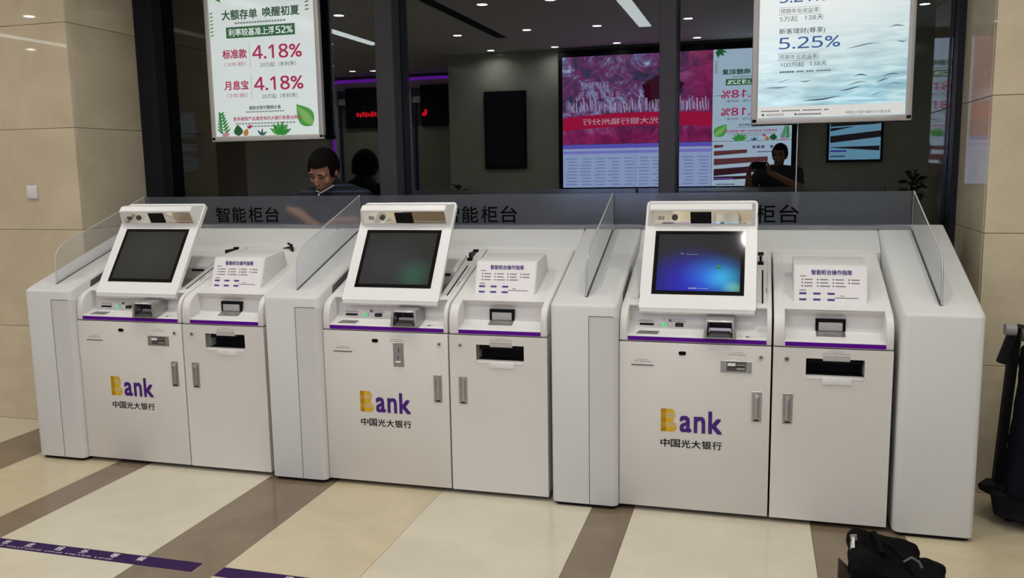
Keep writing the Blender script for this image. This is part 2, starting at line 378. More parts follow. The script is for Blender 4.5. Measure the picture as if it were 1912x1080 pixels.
# ------------------------------------------------------------------ pedestals
PITCH = 1.41; PW = 0.295
PC = [-3.52 + PITCH * i for i in range(4)]
def pslope(y): return 0.91 + 0.335 * (y - 3.585)
def rounded_plan(x0, x1, y0, y1, r, n=6):
    """plan outline, front corners rounded"""
    pts = []
    for k in range(n + 1):
        a = math.pi + k * math.pi / 2 / n; pts.append((x0 + r + r * math.cos(a), y0 + r + r * math.sin(a)))
    for k in range(n + 1):
        a = 1.5 * math.pi + k * math.pi / 2 / n; pts.append((x1 - r + r * math.cos(a), y0 + r + r * math.sin(a)))
    return pts + [(x1, y1), (x0, y1)]
def pedestal(i):
    xc = PC[i]; x0, x1 = xc - PW / 2, xc + PW / 2
    root = empty('divider_pedestal', (xc, 4.0, 0))
    pl = rounded_plan(x0, x1, 3.585, 4.446, 0.028)
    t = bmesh.new(); n = len(pl)
    lo = [t.verts.new((p[0], p[1], 0.018)) for p in pl]
    mid = [t.verts.new((p[0], p[1], pslope(max(p[1], 3.585)) - 0.012)) for p in pl]
    cx, cy = xc, 4.0
    def ins(p, d):
        return (p[0] + (d if p[0] < cx else -d), p[1] + (d if p[1] < cy else 0))
    q1 = [ins(p, 0.004) for p in pl]; q2 = [ins(p, 0.012) for p in pl]
    m1 = [t.verts.new((q[0], q[1], pslope(p[1]) - 0.004)) for p, q in zip(pl, q1)]
    top = [t.verts.new((q[0], q[1], pslope(q[1]))) for p, q in zip(pl, q2)]
    for A, B in ((lo, mid), (mid, m1), (m1, top)):
        for k in range(n): t.faces.new((A[k], A[(k + 1) % n], B[(k + 1) % n], B[k]))
    t.faces.new(top); t.faces.new(lo[::-1])
    bmesh.ops.recalc_face_normals(t, faces=t.faces[:])
    b = Mb(); b._take(t); b.obj('body', M_ped, root, smooth=True)
    Mb().prism(rounded_plan(x0 + .012, x1 - .012, 3.60, 4.42, 0.025), 0.0, 0.018, axis='Z').obj('plinth', M_plinth, root)
    if i < 3:
        # service panel let into the right half of the front, wrapping the corner
        pa = x0 + 0.172
        Mb().box(pa - 0.0022, pa, 3.5835, 3.60, 0.02, 0.862).box(pa, x1 - 0.02, 3.5835, 3.60, 0.8605, 0.8630).obj('panel_gap', M_dgrey, root)
        pp = [(pa, 3.60), (pa, 3.5842)]
        for k in range(7):
            a = 1.5 * math.pi + k * math.pi / 2 / 6; pp.append((x1 - .028 + .0288 * math.cos(a), 3.585 + .028 + .0288 * math.sin(a)))
        pp += [(x1 + .0008, 3.64), (x1 - 0.005, 3.64)]
        Mb().prism(pp, 0.021, 0.8605, axis='Z').obj('access_panel', M_ped, root, smooth=True)
        # dark recessed vent high on the side
        pv = [(3.70, pslope(3.70) - 0.045), (3.70, pslope(3.70) - 0.018), (4.00, pslope(4.0) - 0.018), (4.00, pslope(4.0) - 0.045)]
        Mb().prism([(3.715, 0.86), (3.735, pslope(3.735) - 0.014), (4.0, pslope(4.0) - 0.014), (4.0, 0.90)], x1 - 0.004, x1 + 0.0012).obj('side_vent', M_dgrey, root)
        F = Frame((xc, 3.585, 0.91), (1, 0, 0), (0, 0.948, 0.318))
        patch(F, [(0.045, 0.0465, 0.17, 0.39)] if i == 2 else [(0.05, 0.13, 0.17, 0.1712)], M_inkl, root, 'top_seam', n=0.0006)
    # frosted screen standing in the sloping top
    hgt = 0.183; f0, f1 = 3.655, 4.38
    prof = [(f0, pslope(f0) - 0.006), (f1, pslope(f1) - 0.006), (f1, pslope(f1) + hgt)]
    r = 0.085; yl = f0 + 0.005
    zc = pslope(yl) + hgt
    A = Vector((yl, zc)); d1 = Vector((1, 0.335)).normalized(); d0 = Vector((0, -1))
    P0 = A + d1 * r; P2 = A + d0 * r
    for k in range(7):
        s = k / 6; p = P0 * (1 - s) ** 2 + A * 2 * s * (1 - s) + P2 * s * s; prof.append((p.x, p.y))
    Mb().prism(prof, xc - 0.004, xc + 0.004).obj('glass_screen', M_frost2, root, label='frosted glass side screen with a rounded front corner')
    Mb().tube([(xc, q[0], q[1]) for q in prof[1:]] + [(xc, f0 + .002, pslope(f0) + .004)], .0026, n=6).obj('screen_edge', mat('pale_glass_edge', (.62, .63, .64, 1), .3), root, smooth=True)
    Mb().prism([(f0, pslope(f0) - 0.004), (f1, pslope(f1) - 0.004), (f1, pslope(f1) + 0.0008), (f0, pslope(f0) + 0.0008)], xc - 0.0062, xc + 0.0062).obj('screen_groove', M_dgrey, root)
    return root
ped_lab = ['white divider pedestal at the far left, beside the stone wall', 'white divider pedestal between the left and the middle terminals', 'white divider pedestal between the middle and the right terminals', 'white divider pedestal with a plain front at the right end']
for i in range(4):
    tag(pedestal(i), ped_lab[i], 'pedestal', 'divider pedestals of the counter row')

# ------------------------------------------------------------------ back consoles with lettered screens
KX = [PC[i] + PW / 2 + 0.003 for i in range(3)]
where = ['left', 'middle', 'right']
for i in range(3):
    x0, x1 = PC[i] + PW / 2 + 0.002, PC[i + 1] - PW / 2 - 0.002
    root = empty('back_console', ((x0 + x1) / 2, 4.34, 0))
    Mb().prism([(4.245, 0.0), (4.245, 1.083), (4.252, 1.093), (4.38, 1.172), (4.392, 1.1785), (4.446, 1.1965), (4.446, 0)], x0, x1, bev=0.002).obj('housing', M_ped, root, smooth=True)
    sx0, sx1 = PC[i] + 0.006, PC[i + 1] - 0.006
    Mb().box(sx0, sx1, 4.382, 4.390, 1.181, 1.36).obj('frosted_screen', M_frost, root, label='dark frosted screen lettered in black')
    F = Frame(((KX[i] + 0.5 * 1.09), 4.382, 1.21), (1, 0, 0), (0, 0, 1))
    for k, ch in enumerate('智能柜台'):
        u = (k - 1.5) * 0.108
        txt(F, ch, u - 0.046, u + 0.046, 0.0, 0.089, M_ink, root, bold=.010, name='lettering')
    tag(root, 'white sloping back console with lettered frosted screen behind the %s terminal' % where[i], 'console', 'back consoles of the counter row')

# ------------------------------------------------------------------ terminals
def kslope(y): return 0.885 + 0.335 * (y - 3.64)
CHEEK = [(3.615, .757), (3.615, .805), (3.617, .828), (3.623, .850), (3.634, .870), (3.650, .885), (3.672, kslope(3.672) + .001), (4.235, kslope(4.235)), (4.235, .757)]
DECK = [(3.617, .757), (3.617, .779), (3.622, .782), (3.645, .7868), (3.668, .7925), (3.688, .7985), (3.701, .8045), (3.7105, .812), (3.7173, .822), (3.724, .862), (3.722, .872), (3.688, kslope(3.688)), (3.75, kslope(3.75)), (3.75, .757)]
DWALL = Vector((3.724 - 3.716, .862 - .814)).normalized()
UY, UZ = 0.5625, 0.8268          # monitor plane: direction up the plate
NY, NZ = -0.8268, 0.5625         # its outward normal
def mon(x, s, n): return (x, 3.676 + UY * s + NY * n, 0.892 + UZ * s + NZ * n)

def build_terminal():
    kx = KX[0]; L = 0.626
    root = empty('teller_terminal', (kx + L / 2, 3.92, 0))
    X = lambda l: kx + l
    Mb().box(X(.006), X(L - .006), 3.637, 4.235, .03, .757).obj('cabinet', M_dgrey, root)
    Mb().box(X(.03), X(L - .03), 3.68, 4.2, 0, .03).obj('plinth', M_plinth, root)
    for q in (0, L - .004): Mb().box(X(q), X(q + .004), 3.640, 4.235, .03, .755).obj('side_panel', M_cab, root)
    door = Mb().box(X(0), X(L), 3.613, 3.637, .022, .7525, bev=.0025).obj('door', M_cab, root, smooth=True)
    FD = Frame((kx, 3.613, 0), (1, 0, 0), (0, 0, 1))
    # housing above the door
    h = Mb()
    h.prism(CHEEK, X(0), X(.034), bev=.006, seg=3).prism(CHEEK, X(L - .020), X(L), bev=.006, seg=3)
    h.prism(DECK, X(.030), X(L - .018), bev=.001, seg=1)
    h.prism([(3.745, .80), (3.745, kslope(3.745)), (4.235, kslope(4.235)), (4.235, .80)], X(.030), X(.062))
    h.prism([(3.745, .80), (3.745, kslope(3.745)), (4.235, kslope(4.235)), (4.235, .80)], X(.556), X(L - .018))
    h.prism([(4.10, .80), (4.10, kslope(4.10) - .02), (4.235, kslope(4.235)), (4.235, .80)], X(.06), X(.558))
    h.obj('housing', M_hous, root, smooth=True)
    Mb().prism([(3.745, .79), (3.745, kslope(3.745) - .065), (4.11, kslope(4.11) - .075), (4.11, .79)], X(.06), X(.558)).obj('well_floor', M_grey, root)
    pr = Mb().prism([(3.985, .92), (3.985, kslope(3.985) - .005), (4.00, kslope(4.0) + .006), (4.16, kslope(4.16) + .004), (4.16, .92)], X(.30), X(.545), bev=.004).obj('printer_unit', M_hous, root, smooth=True)
    Mb().box(X(.44), X(.515), 3.980, 3.990, kslope(3.985) - .026, kslope(3.985) - .016).obj('paper_slot', M_black, pr)
    Mb().box(X(.50), X(.535), 3.82, 3.85, kslope(3.83) - .068, kslope(3.83) - .05).obj('clip', M_black, root)
    # long slot and hinge on the right rail
    F = Frame((kx, 3.64, .885), (1, 0, 0), (0, 0.948, 0.318))
    s1 = lambda y: (y - 3.64) / 0.948
    patch(F, [(.5845, .5915, s1(3.725), s1(4.037))], M_black, root, 'card_track', n=.0012)
    patch(F, [(.602, .6025, s1(3.90), s1(4.01)), (.607, .608, s1(3.90), s1(4.01)), (.602, .608, s1(4.009), s1(4.011)), (.602, .608, s1(3.899), s1(3.901)), (.602, .606, s1(3.82), s1(3.87))], M_inkl, root, 'track_print', n=.0010)
    hg = Mb()
    hg.box(X(.574), X(.584), 4.10, 4.20, kslope(4.15) - .012, kslope(4.15) + .022)
    hg.box(X(.566), X(.592), 4.092, 4.108, kslope(4.1) - .004, kslope(4.1) + .012).box(X(.566), X(.592), 4.192, 4.208, kslope(4.2) - .004, kslope(4.2) + .012)
    hg.obj('hinge', M_black, root)
    # purple strip
    Mb().box(X(.036), X(.606), 3.6140, 3.6185, .7600, .7772).obj('trim_strip', M_purple, root)
    # control deck
    FW = Frame((kx, 3.716, .814), (1, 0, 0), (0, DWALL.x, DWALL.y))    # steep panel with the slots
    bz = Mb()
    bz.box(X(.030), X(L - .018), 3.700, 3.723, .8885, .8915)
    bz.obj('panel_lip', M_grey, root)  # grey strip stands in for shade on the recess ceiling
    Mb().box(X(.076), X(.136), 3.7055, 3.72, .8105, .8180).obj('card_slot', M_black, root)
    patch(FW, [(.072, .130, .016, .0175), (.068, .09, .0105, .0125), (.093, .115, .0105, .0125), (.118, .138, .0105, .0125), (.212, .268, .020, .0215), (.208, .23, .012, .014), (.235, .275, .012, .014), (.170, .186, .019, .0205)], M_inkl, root, 'panel_print', n=.0012)
    led = Mb().cyl((X(.182), 3.7165, .8155), (X(.182), 3.7035, .8155), .0105, n=20).obj('button_ring', M_hous, root, smooth=True)
    Mb().cyl((X(.182), 3.7060, .8155), (X(.182), 3.7028, .8155), .0080, n=16).obj('green_light', glow('#2fd977', 1.3), led)
    Mb().cyl((X(.182), 3.7030, .8155), (X(.182), 3.7024, .8155), .0030, n=10).obj('light_core', glow('#0c7a3a', 0.6), led)
    Mb().box(X(.200), X(.210), 3.712, 3.719, .8275, .836).obj('keyhole', M_dgrey, root)
    rd = Mb().box(X(.229), X(.262), 3.7035, 3.72, .807, .822).obj('reader_window', M_black, root)
    Mb().box(X(.236), X(.255), 3.7030, 3.7040, .811, .817).obj('lens', M_dgrey, rd)
    # silver plate lying on the deck, small stickers
    dz = lambda y: .782 + (y - 3.622) * (.0105 / .046)
    Mb().hexa([(X(.070), 3.632, dz(3.632)), (X(.158), 3.632, dz(3.632)), (X(.166), 3.662, dz(3.662)), (X(.080), 3.662, dz(3.662)), (X(.070), 3.632, dz(3.632) + .003), (X(.158), 3.632, dz(3.632) + .003), (X(.166), 3.662, dz(3.662) + .003), (X(.080), 3.662, dz(3.662) + .003)]).obj('deck_plate', M_steel, root)
    FK = Frame((kx, 3.622, .782), (1, 0, 0), (0, .975, .222))
    patch(FK, [(.522, .538, .012, .020)], M_dgrey, root, 'deck_mark', n=.001)
    patch(FK, [(.495, .51, .020, .0215), (.528, .56, .026, .0272)], M_inkl, root, 'deck_print', n=.001)
    # hooded metal keypad
    kp = Mb()
    a0, a1, c0, c1 = X(.352), X(.486), X(.362), X(.476)
    yf, yb = 3.598, 3.712
    kp.hexa([(a0, yf, .784), (a0 + .014, yf, .784), (a0 + .014, yb, .800), (a0, yb, .800), (c0, yf + .004, .856), (c0 + .010, yf + .004, .856), (c0 + .010, yb, .866), (c0, yb, .866)], bev=.002)
    kp.hexa([(a1 - .014, yf, .784), (a1, yf, .784), (a1, yb, .800), (a1 - .014, yb, .800), (c1 - .010, yf + .004, .856), (c1, yf + .004, .856), (c1, yb, .866), (c1 - .010, yb, .866)], bev=.002)
    kp.hexa([(c0, yf + .004, .850), (c1, yf + .004, .850), (c1, yb, .858), (c0, yb, .858), (c0, yf + .010, .858), (c1, yf + .010, .858), (c1, yb, .868), (c0, yb, .868)], bev=.002)
    kp.hexa([(a0 + .008, yf, .781), (a1 - .008, yf, .781), (a1 - .008, yb, .797), (a0 + .008, yb, .797), (a0 + .008, yf, .787), (a1 - .008, yf, .787), (a1 - .008, yb, .803), (a0 + .008, yb, .803)])
    kpo = kp.obj('keypad_hood', M_steel, root, smooth=True)
    Mb().hexa([(a0 + .024, yf + .006, .787), (a1 - .024, yf + .006, .787), (a1 - .024, yf + .046, .797), (a0 + .024, yf + .046, .797), (a0 + .024, yf + .006, .795), (a1 - .024, yf + .006, .795), (a1 - .024, yf + .046, .807), (a0 + .024, yf + .046, .807)], bev=.001).obj('keypad', M_dgrey, kpo)
    Mb().hexa([(a0 + .018, yf + .05, .798), (a1 - .018, yf + .05, .798), (a1 - .018, yf + .085, .802), (a0 + .018, yf + .085, .802), (a0 + .022, yf + .055, .818), (a1 - .022, yf + .055, .818), (a1 - .022, yf + .085, .822), (a0 + .022, yf + .085, .822)], bev=.001).obj('finger_sensor', M_steel, kpo)
    Mb().box(c0 + .012, c1 - .012, yb - .006, yb - .001, .80, .858).obj('hood_back', M_dgrey, kpo)
    # door furniture
    Mb().box(X(.052), X(.148), 3.6115, 3.6135, .6515, .6555).obj('receipt_slot', M_dgrey, door)
    patch(FD, [(.075, .125, .677, .6785), (.064, .082, .6685, .6705), (.086, .106, .6685, .6705), (.110, .138, .6685, .6705)], M_inkl, door, 'door_print', n=.0008)
    o = Mb(); o.cyl((X(.259), 3.6135, .711), (X(.259), 3.6105, .711), .008, n=16).cyl((X(.275), 3.6135, .711), (X(.275), 3.6105, .711), .008, n=16).box(X(.259), X(.275), 3.6105, 3.6135, .703, .719)
    o.obj('camera_window', M_black, door)
    lk = Mb().cyl((X(.586), 3.6135, .707), (X(.586), 3.6085, .707), .0098, n=20).obj('lock', M_chrome, door, smooth=True)
    Mb().cyl((X(.586), 3.6088, .707), (X(.586), 3.6078, .707), .0055, n=12).obj('lock_core', M_dgrey, lk)
    latch(door, X(.554), X(.593))
    # logo
    FL = Frame((kx, 3.613, 0), (1, 0, 0), (0, 0, 1))
    rows = []
    u0, v0, hh = .179, .3665, .1
    nst = 17
    for k in range(nst):
        v = v0 + hh * k / nst; f = (k + .5) / nst
        th = hh / nst * (1.0 if f < .16 or f > .84 or .44 < f < .56 else .58)
        # bowl outline of the letter
        bow = .070 if f < .5 else .062
        q = (f - .25) / .25 if f < .5 else (f - .75) / .25
        wv = bow * (1 - .22 * q * q)
        if .44 < f < .56: wv = .054
        rows.append((u0, u0 + wv, v, v + th))
    rows.append((u0, u0 + .022, v0, v0 + hh))
    patch(FL, rows, M_yel, door, 'logo_initial', n=.0010, label='yellow striped letter B')
    for ch, a, c, t in (('a', .259, .309, .440), ('n', .318, .366, .440), ('k', .378, .436, .4655)):
        txt(FL, ch, a, c, .3665, t, M_log, door, n=.0010, bold=.022)
    for k, ch in enumerate('中国光大银行'):
        a = .1785 + k * .0436
        txt(FL, ch, a, a + .039, .298, .334, M_ink, door, n=.0010, bold=.014)
    # monitor
    mo = Mb(); pts = []
    x0, x1, s0, s1_, r = X(.074), X(.561), 0.0, .537, .018
    out = [(x0, s0), (x1, s0)]
    for k in range(6): a = k * math.pi / 2 / 5; out.append((x1 - r + r * math.cos(a), s1_ - r + r * math.sin(a)))
    for k in range(6): a = math.pi / 2 + k * math.pi / 2 / 5; out.append((x0 + r + r * math.cos(a), s1_ - r + r * math.sin(a)))
    t = bmesh.new(); fr = [t.verts.new(mon(p[0], p[1], 0)) for p in out]; bk = [t.verts.new(mon(p[0], p[1], -.020)) for p in out]
    n = len(out); t.faces.new(fr); t.faces.new(bk[::-1])
    for k in range(n): t.faces.new((fr[k], bk[k], bk[(k + 1) % n], fr[(k + 1) % n]))
    bmesh.ops.recalc_face_normals(t, faces=t.faces[:])
    mo._take(t)
    # rear housing and foot
    mo.hexa([mon(X(.12), .05, -.02), mon(X(.515), .05, -.02), mon(X(.515), .05, -.055), mon(X(.12), .05, -.055), mon(X(.10), .50, -.02), mon(X(.535), .50, -.02), mon(X(.515), .48, -.06), mon(X(.12), .48, -.06)])
    mo.hexa([(X(.22), 3.80, .87), (X(.42), 3.80, .87), (X(.42), 3.90, .90), (X(.22), 3.90, .90), mon(X(.22), .12, -.055), mon(X(.42), .12, -.055), mon(X(.42), .25, -.055), mon(X(.22), .25, -.055)])
    # lower edge lip that closes on the deck
    mo.hexa([mon(x0 + .004, -.014, -.010), mon(x1 - .004, -.014, -.010), mon(x1 - .004, -.014, -.03), mon(x0 + .004, -.014, -.03), mon(x0 + .004, 0, -.001), mon(x1 - .004, 0, -.001), mon(x1 - .004, 0, -.02), mon(x0 + .004, 0, -.02)])
    # camera hood on the top
    za, zb, zc = (.405, .0), (.446, .074), (.476, .072)
    A0, A1, C0, C1 = X(.082), X(.553), X(.098), X(.537)
    t = bmesh.new()
    V = [t.verts.new(mon(*q)) for q in ((A0, .405, -.002), (A1, .405, -.002), (C1, .446, .074), (C0, .446, .074), (C1, .478, .070), (C0, .478, .070), (A1, .532, -.002), (A0, .532, -.002))]
    for q in ((0, 1, 2, 3), (3, 2, 4, 5), (5, 4, 6, 7), (0, 3, 5, 7), (1, 6, 4, 2), (0, 7, 6, 1)): t.faces.new([V[i] for i in q])
    bmesh.ops.recalc_face_normals(t, faces=t.faces[:]); bmesh.ops.bevel(t, geom=[e for e in t.edges if e.calc_face_angle(0) > .3], offset=.0025, segments=2, affect='EDGES'); mo._take(t)
    mob = mo.obj('monitor', M_mon, root, smooth=True)
    # bezel
    t = Mb().hexa([mon(X(.123), .066, -.001), mon(X(.512), .066, -.001), mon(X(.512), .380, -.001), mon(X(.123), .380, -.001), mon(X(.123), .066, .0012), mon(X(.512), .066, .0012), mon(X(.512), .380, .0012), mon(X(.123), .380, .0012)])
    bezel = t.obj('screen_bezel', mat('black_glass_bezel', (0.004, 0.004, 0.004, 1), 0.06, spec=0.35), mob)
    # tinted mirror under the hood with lens and viewfinder
    e = .0008
    tx = Vector((.446 - .405, .074 + .002)).normalized()   # (s, n) along the mirror
    def mir(l, q, o=0.0):
        s = .405 + tx.x * q; n_ = -.002 + tx.y * q
        return mon(X(l), s - tx.y * (e + o), n_ + tx.x * (e + o))
    def mq(l0, l1, q0, q1, o=0.0):
        t0 = (q0 + q1) / 2
        return [mir(l0, q0, o), mir(l1, q0, o), mir(l1, q1, o), mir(l0, q1, o)]
    mr = Mb().poly(mq(.105, .532, .014, .080)).obj('mirror_strip', M_mirror, mob)
    Mb().hexa(mq(.275, .365, .018, .074, .000) + mq(.275, .365, .018, .074, .0035)).obj('viewfinder', M_black, mob)
    lc = mir(.207, .048, 0); ld = Vector(mir(.207, .048, .006)) - Vector(lc)
    Mb().cyl(lc, Vector(lc) + ld, .0135, n=20).obj('lens_barrel', M_dgrey, mob)
    wv = []
    for l in (.135, .142, .149, .156): wv.append(mq(l, l + .003, .035, .055, .0012))
    bb = Mb()
    for w in wv: bb.poly(w)
    bb.obj('speaker_marks', M_ink, mob)
    # screws in the deck panel
    return root

def latch(door, xa, xb):
    lt = Mb().box(xa, xb, 3.609, 3.6135, .433, .562, bev=.001, seg=1).obj('latch_plate', M_steel, door)
    Mb().box(xa + .010, xb - .010, 3.6035, 3.6095, .450, .548, bev=.003).obj('latch_lever', M_steel, lt, smooth=True)
    Mb().cyl(((xa + xb) / 2, 3.6095, .545), ((xa + xb) / 2, 3.602, .545), .0075, n=16).obj('latch_button', M_chrome, lt, smooth=True)
    Mb().box(xa + .009, xb - .009, 3.608, 3.6095, .437, .443).obj('latch_slot', M_black, lt)
    return lt

def build_dispenser():
    kx = KX[0]; a, e = .634, 1.090
    root = empty('document_dispenser', (kx + (a + e) / 2, 3.92, 0))
    X = lambda l: kx + l
    Mb().box(X(a + .006), X(e - .006), 3.725, 4.235, .03, .757).obj('cabinet', M_dgrey, root)
    Mb().box(X(a + .03), X(e - .03), 3.68, 4.2, 0, .03).obj('plinth', M_plinth, root)
    for q in (a, e - .004): Mb().box(X(q), X(q + .004), 3.645, 4.235, .03, .755).obj('side_panel', M_cab, root)
    # door as a frame around the outlet
    o0, o1, q0, q1 = X(.762), X(.985), .640, .712
    d = Mb()
    d.box(X(a), o0, 3.613, 3.637, .022, .7525).box(o1, X(e), 3.613, 3.637, .022, .7525).box(o0, o1, 3.613, 3.637, .022, q0).box(o0, o1, 3.613, 3.637, q1, .7525)
    bmesh.ops.remove_doubles(d.bm, verts=d.bm.verts[:], dist=1e-5)
    door = d.obj('door', M_cab, root)
    h = Mb()
    h.prism(CHEEK, X(a), X(a + .044), bev=.006, seg=3).prism(CHEEK, X(e - .030), X(e), bev=.006, seg=3)
    DK = DECK[:-2] + [(4.235, kslope(4.235)), (4.235, .757)]
    h.prism(DK, X(a + .040), X(e - .026), bev=.001, seg=1)
    h.obj('housing', M_hous, root, smooth=True)
    Mb().box(X(a + .045), X(e - .029), 3.6140, 3.6185, .7600, .7772).obj('trim_strip', M_purple, root)
    Mb().box(X(a + .04), X(e - .026), 3.700, 3.7225, .8885, .8915).obj('panel_lip', M_hous, root)
    # receipt outlet in the steep panel
    FW = Frame((kx, 3.716, .814), (1, 0, 0), (0, DWALL.x, DWALL.y))
    rs = Mb().box(X(.800), X(.917), 3.706, 3.722, .808, .860).obj('receipt_outlet', M_black, root)
    Mb().box(X(.812), X(.905), 3.703, 3.7065, .811, .846, bev=.003).obj('shutter', mat('light_grey_plastic', (0.46, 0.45, 0.44, 1), 0.4), rs, smooth=True)
    Mb().hexa([(X(.802), 3.668, .7925), (X(.915), 3.668, .7925), (X(.915), 3.708, .806), (X(.802), 3.708, .806), (X(.802), 3.668, .794), (X(.915), 3.668, .794), (X(.915), 3.708, .811), (X(.802), 3.708, .811)]).obj('outlet_chute', M_steel, rs)
    patch(FW, [(.832, .885, .068, .0692), (.824, .838, .059, .0625), (.843, .858, .060, .0622), (.863, .872, .060, .0622), (.876, .892, .060, .0622)], M_inkl, root, 'outlet_print', n=.0014)
    # wedge with the printed guide
    wy0, wz0, wy1, wz1 = 3.748, .917, 3.803, 1.064
    wd = Mb().prism([(wy0, wz0 - .02), (wy0, wz0), (wy1, wz1), (wy1 + .014, wz1 + .007), (3.99, 1.090), (4.02, 1.005)], X(.712), X(1.004), bev=.005, seg=2).obj('sign_wedge', M_hous, root, smooth=True)
    v = Vector((0, wy1 - wy0, wz1 - wz0)); H = v.length
    F = Frame((X(.715), wy0, wz0), (1, 0, 0), v)
    W = .286
    Mb().hexa([F.p(.004, .002, 0), F.p(W - .004, .002, 0), F.p(W - .004, .002, .0015), F.p(.004, .002, .0015), F.p(.004, H, 0), F.p(W - .004, H, 0), F.p(W - .004, H, .0015), F.p(.004, H, .0015)]).obj('guide_sheet', M_paper, root, label='printed operating guide with purple heading')
    txt(F, '智能柜台操作指南', W * .235, W * .795, H * .78, H * .92, M_pink, root, n=.0022, bold=.022)
    r = [(W * .075, W * .165, H * .735, H * .755)]
    for k, vv in enumerate((.635, .545, .455)):
        for c, uu in enumerate((.10, .315, .53, .745)):
            if k == 2 and c == 3: continue
            r.append((W * uu, W * (uu + .022), H * vv, H * (vv + .032)))
            for g in range(4 + (1 if (k == 2 and c) else 0)): r.append((W * (uu + .045 + g * .028), W * (uu + .067 + g * .028), H * vv, H * (vv + .030)))
    r += [(W * .075, W * .165, H * .345, H * .365), (W * .635, W * .69, H * .205, H * .22), (W * .56, W * .885, H * .15, H * .168)]
    for vv in (.245, .08):
        for uu in (.19, .235, .385, .43): r.append((W * uu, W * (uu + .014), H * (vv + .022), H * (vv + .027)))
    patch(F, r, mat('grey_print', (0.10, 0.09, 0.11, 1), 0.6), root, 'guide_print', n=.0022)
    r = []
    for vv in (.24, .075):
        for uu in (.07, .265, .46): r.append((W * uu, W * (uu + .10), H * vv, H * (vv + .055)))
    patch(F, r, M_pink, root, 'guide_steps', n=.0024)
    # document outlet: pocket, lip above, tray below
    for q in (o0 - .002, o1): Mb().box(q, q + .002, 3.614, 3.72, q0, q1).obj('pocket_side', M_cab, root)
    Mb().box(o0, o1, 3.638, 3.72, q0 - .002, q0).obj('pocket_floor', M_dark, root)
    Mb().box(o0 - .001, o1 + .001, 3.7, 3.704, q0, q1).obj('outlet_dark', M_dark, root)
    Mb().box(o0, o1, 3.66, 3.70, q1 - .03, q1 + .002).obj('pocket_roof', M_dark, root)
    Mb().box(X(.826), X(.930), 3.612, 3.634, .703, .728, bev=.002).obj('outlet_lip', mat('light_grey_plastic', (0.46, 0.45, 0.44, 1), 0.4), root)
    tr = Mb()
    tr.hexa([(o0 + .004, 3.613, .622), (o1 - .004, 3.613, .622), (o1 - .004, 3.64, .630), (o0 + .004, 3.64, .630), (o0 + .004, 3.6095, .634), (o1 - .004, 3.6095, .634), (o1 - .004, 3.64, .639), (o0 + .004, 3.64, .639)], bev=.001)
    tr.box(X(.826), X(.938), 3.6085, 3.62, .606, .640, bev=.002)
    tr.obj('outlet_tray', M_mon, root, smooth=True)
    Mb().box(o0 - .010, o1 + .010, 3.6118, 3.6132, q0 - .006, q0).box(o0 - .006, o0, 3.6118, 3.6132, q0, q1).box(o1, o1 + .006, 3.6118, 3.6132, q0, q1).obj('outlet_bezel', M_hous, root)
    FD = Frame((kx, 3.613, 0), (1, 0, 0), (0, 0, 1))
    patch(FD, [(.850, .905, .742, .7432), (.828, .85, .7335, .7352), (.855, .885, .7335, .7352), (.89, .93, .7335, .7352)], M_inkl, door, 'door_print', n=.0008)
    lk = Mb().cyl((X(.687), 3.6135, .706), (X(.687), 3.6085, .706), .0098, n=20).obj('lock', M_chrome, door, smooth=True)
    Mb().cyl((X(.687), 3.6088, .706), (X(.687), 3.6078, .706), .0055, n=12).obj('lock_core', M_dgrey, lk)
    latch(door, X(.676), X(.715))
    return root

T0 = build_terminal(); D0 = build_dispenser(); index_children()
TER = [T0]; DIS = [D0]
for i in (1, 2):
    c = copy_tree(T0); c.location = T0.location + Vector((PITCH * i, 0, 0)); TER.append(c)
    c = copy_tree(D0); c.location = D0.location + Vector((PITCH * i, 0, 0)); DIS.append(c)
tlab = ['white self-service teller terminal with blank dark screen, nearest the left stone wall', 'white self-service teller terminal with faint green glow on its screen, middle of three', 'white self-service teller terminal with bright blue screen, at the right']
dlab = ['white document dispenser cabinet right of the dark-screen terminal', 'white document dispenser cabinet right of the middle terminal', 'white document dispenser cabinet right of the blue-screen terminal']
for i in range(3):
    tag(TER[i], tlab[i], 'terminal', 'self-service teller terminals'); tag(DIS[i], dlab[i], 'cabinet', 'document dispenser cabinets')
index_children()
def part(root, name):
    for o in CH.get(root.name, []):
        if o.name.split('.')[0] == name: return o

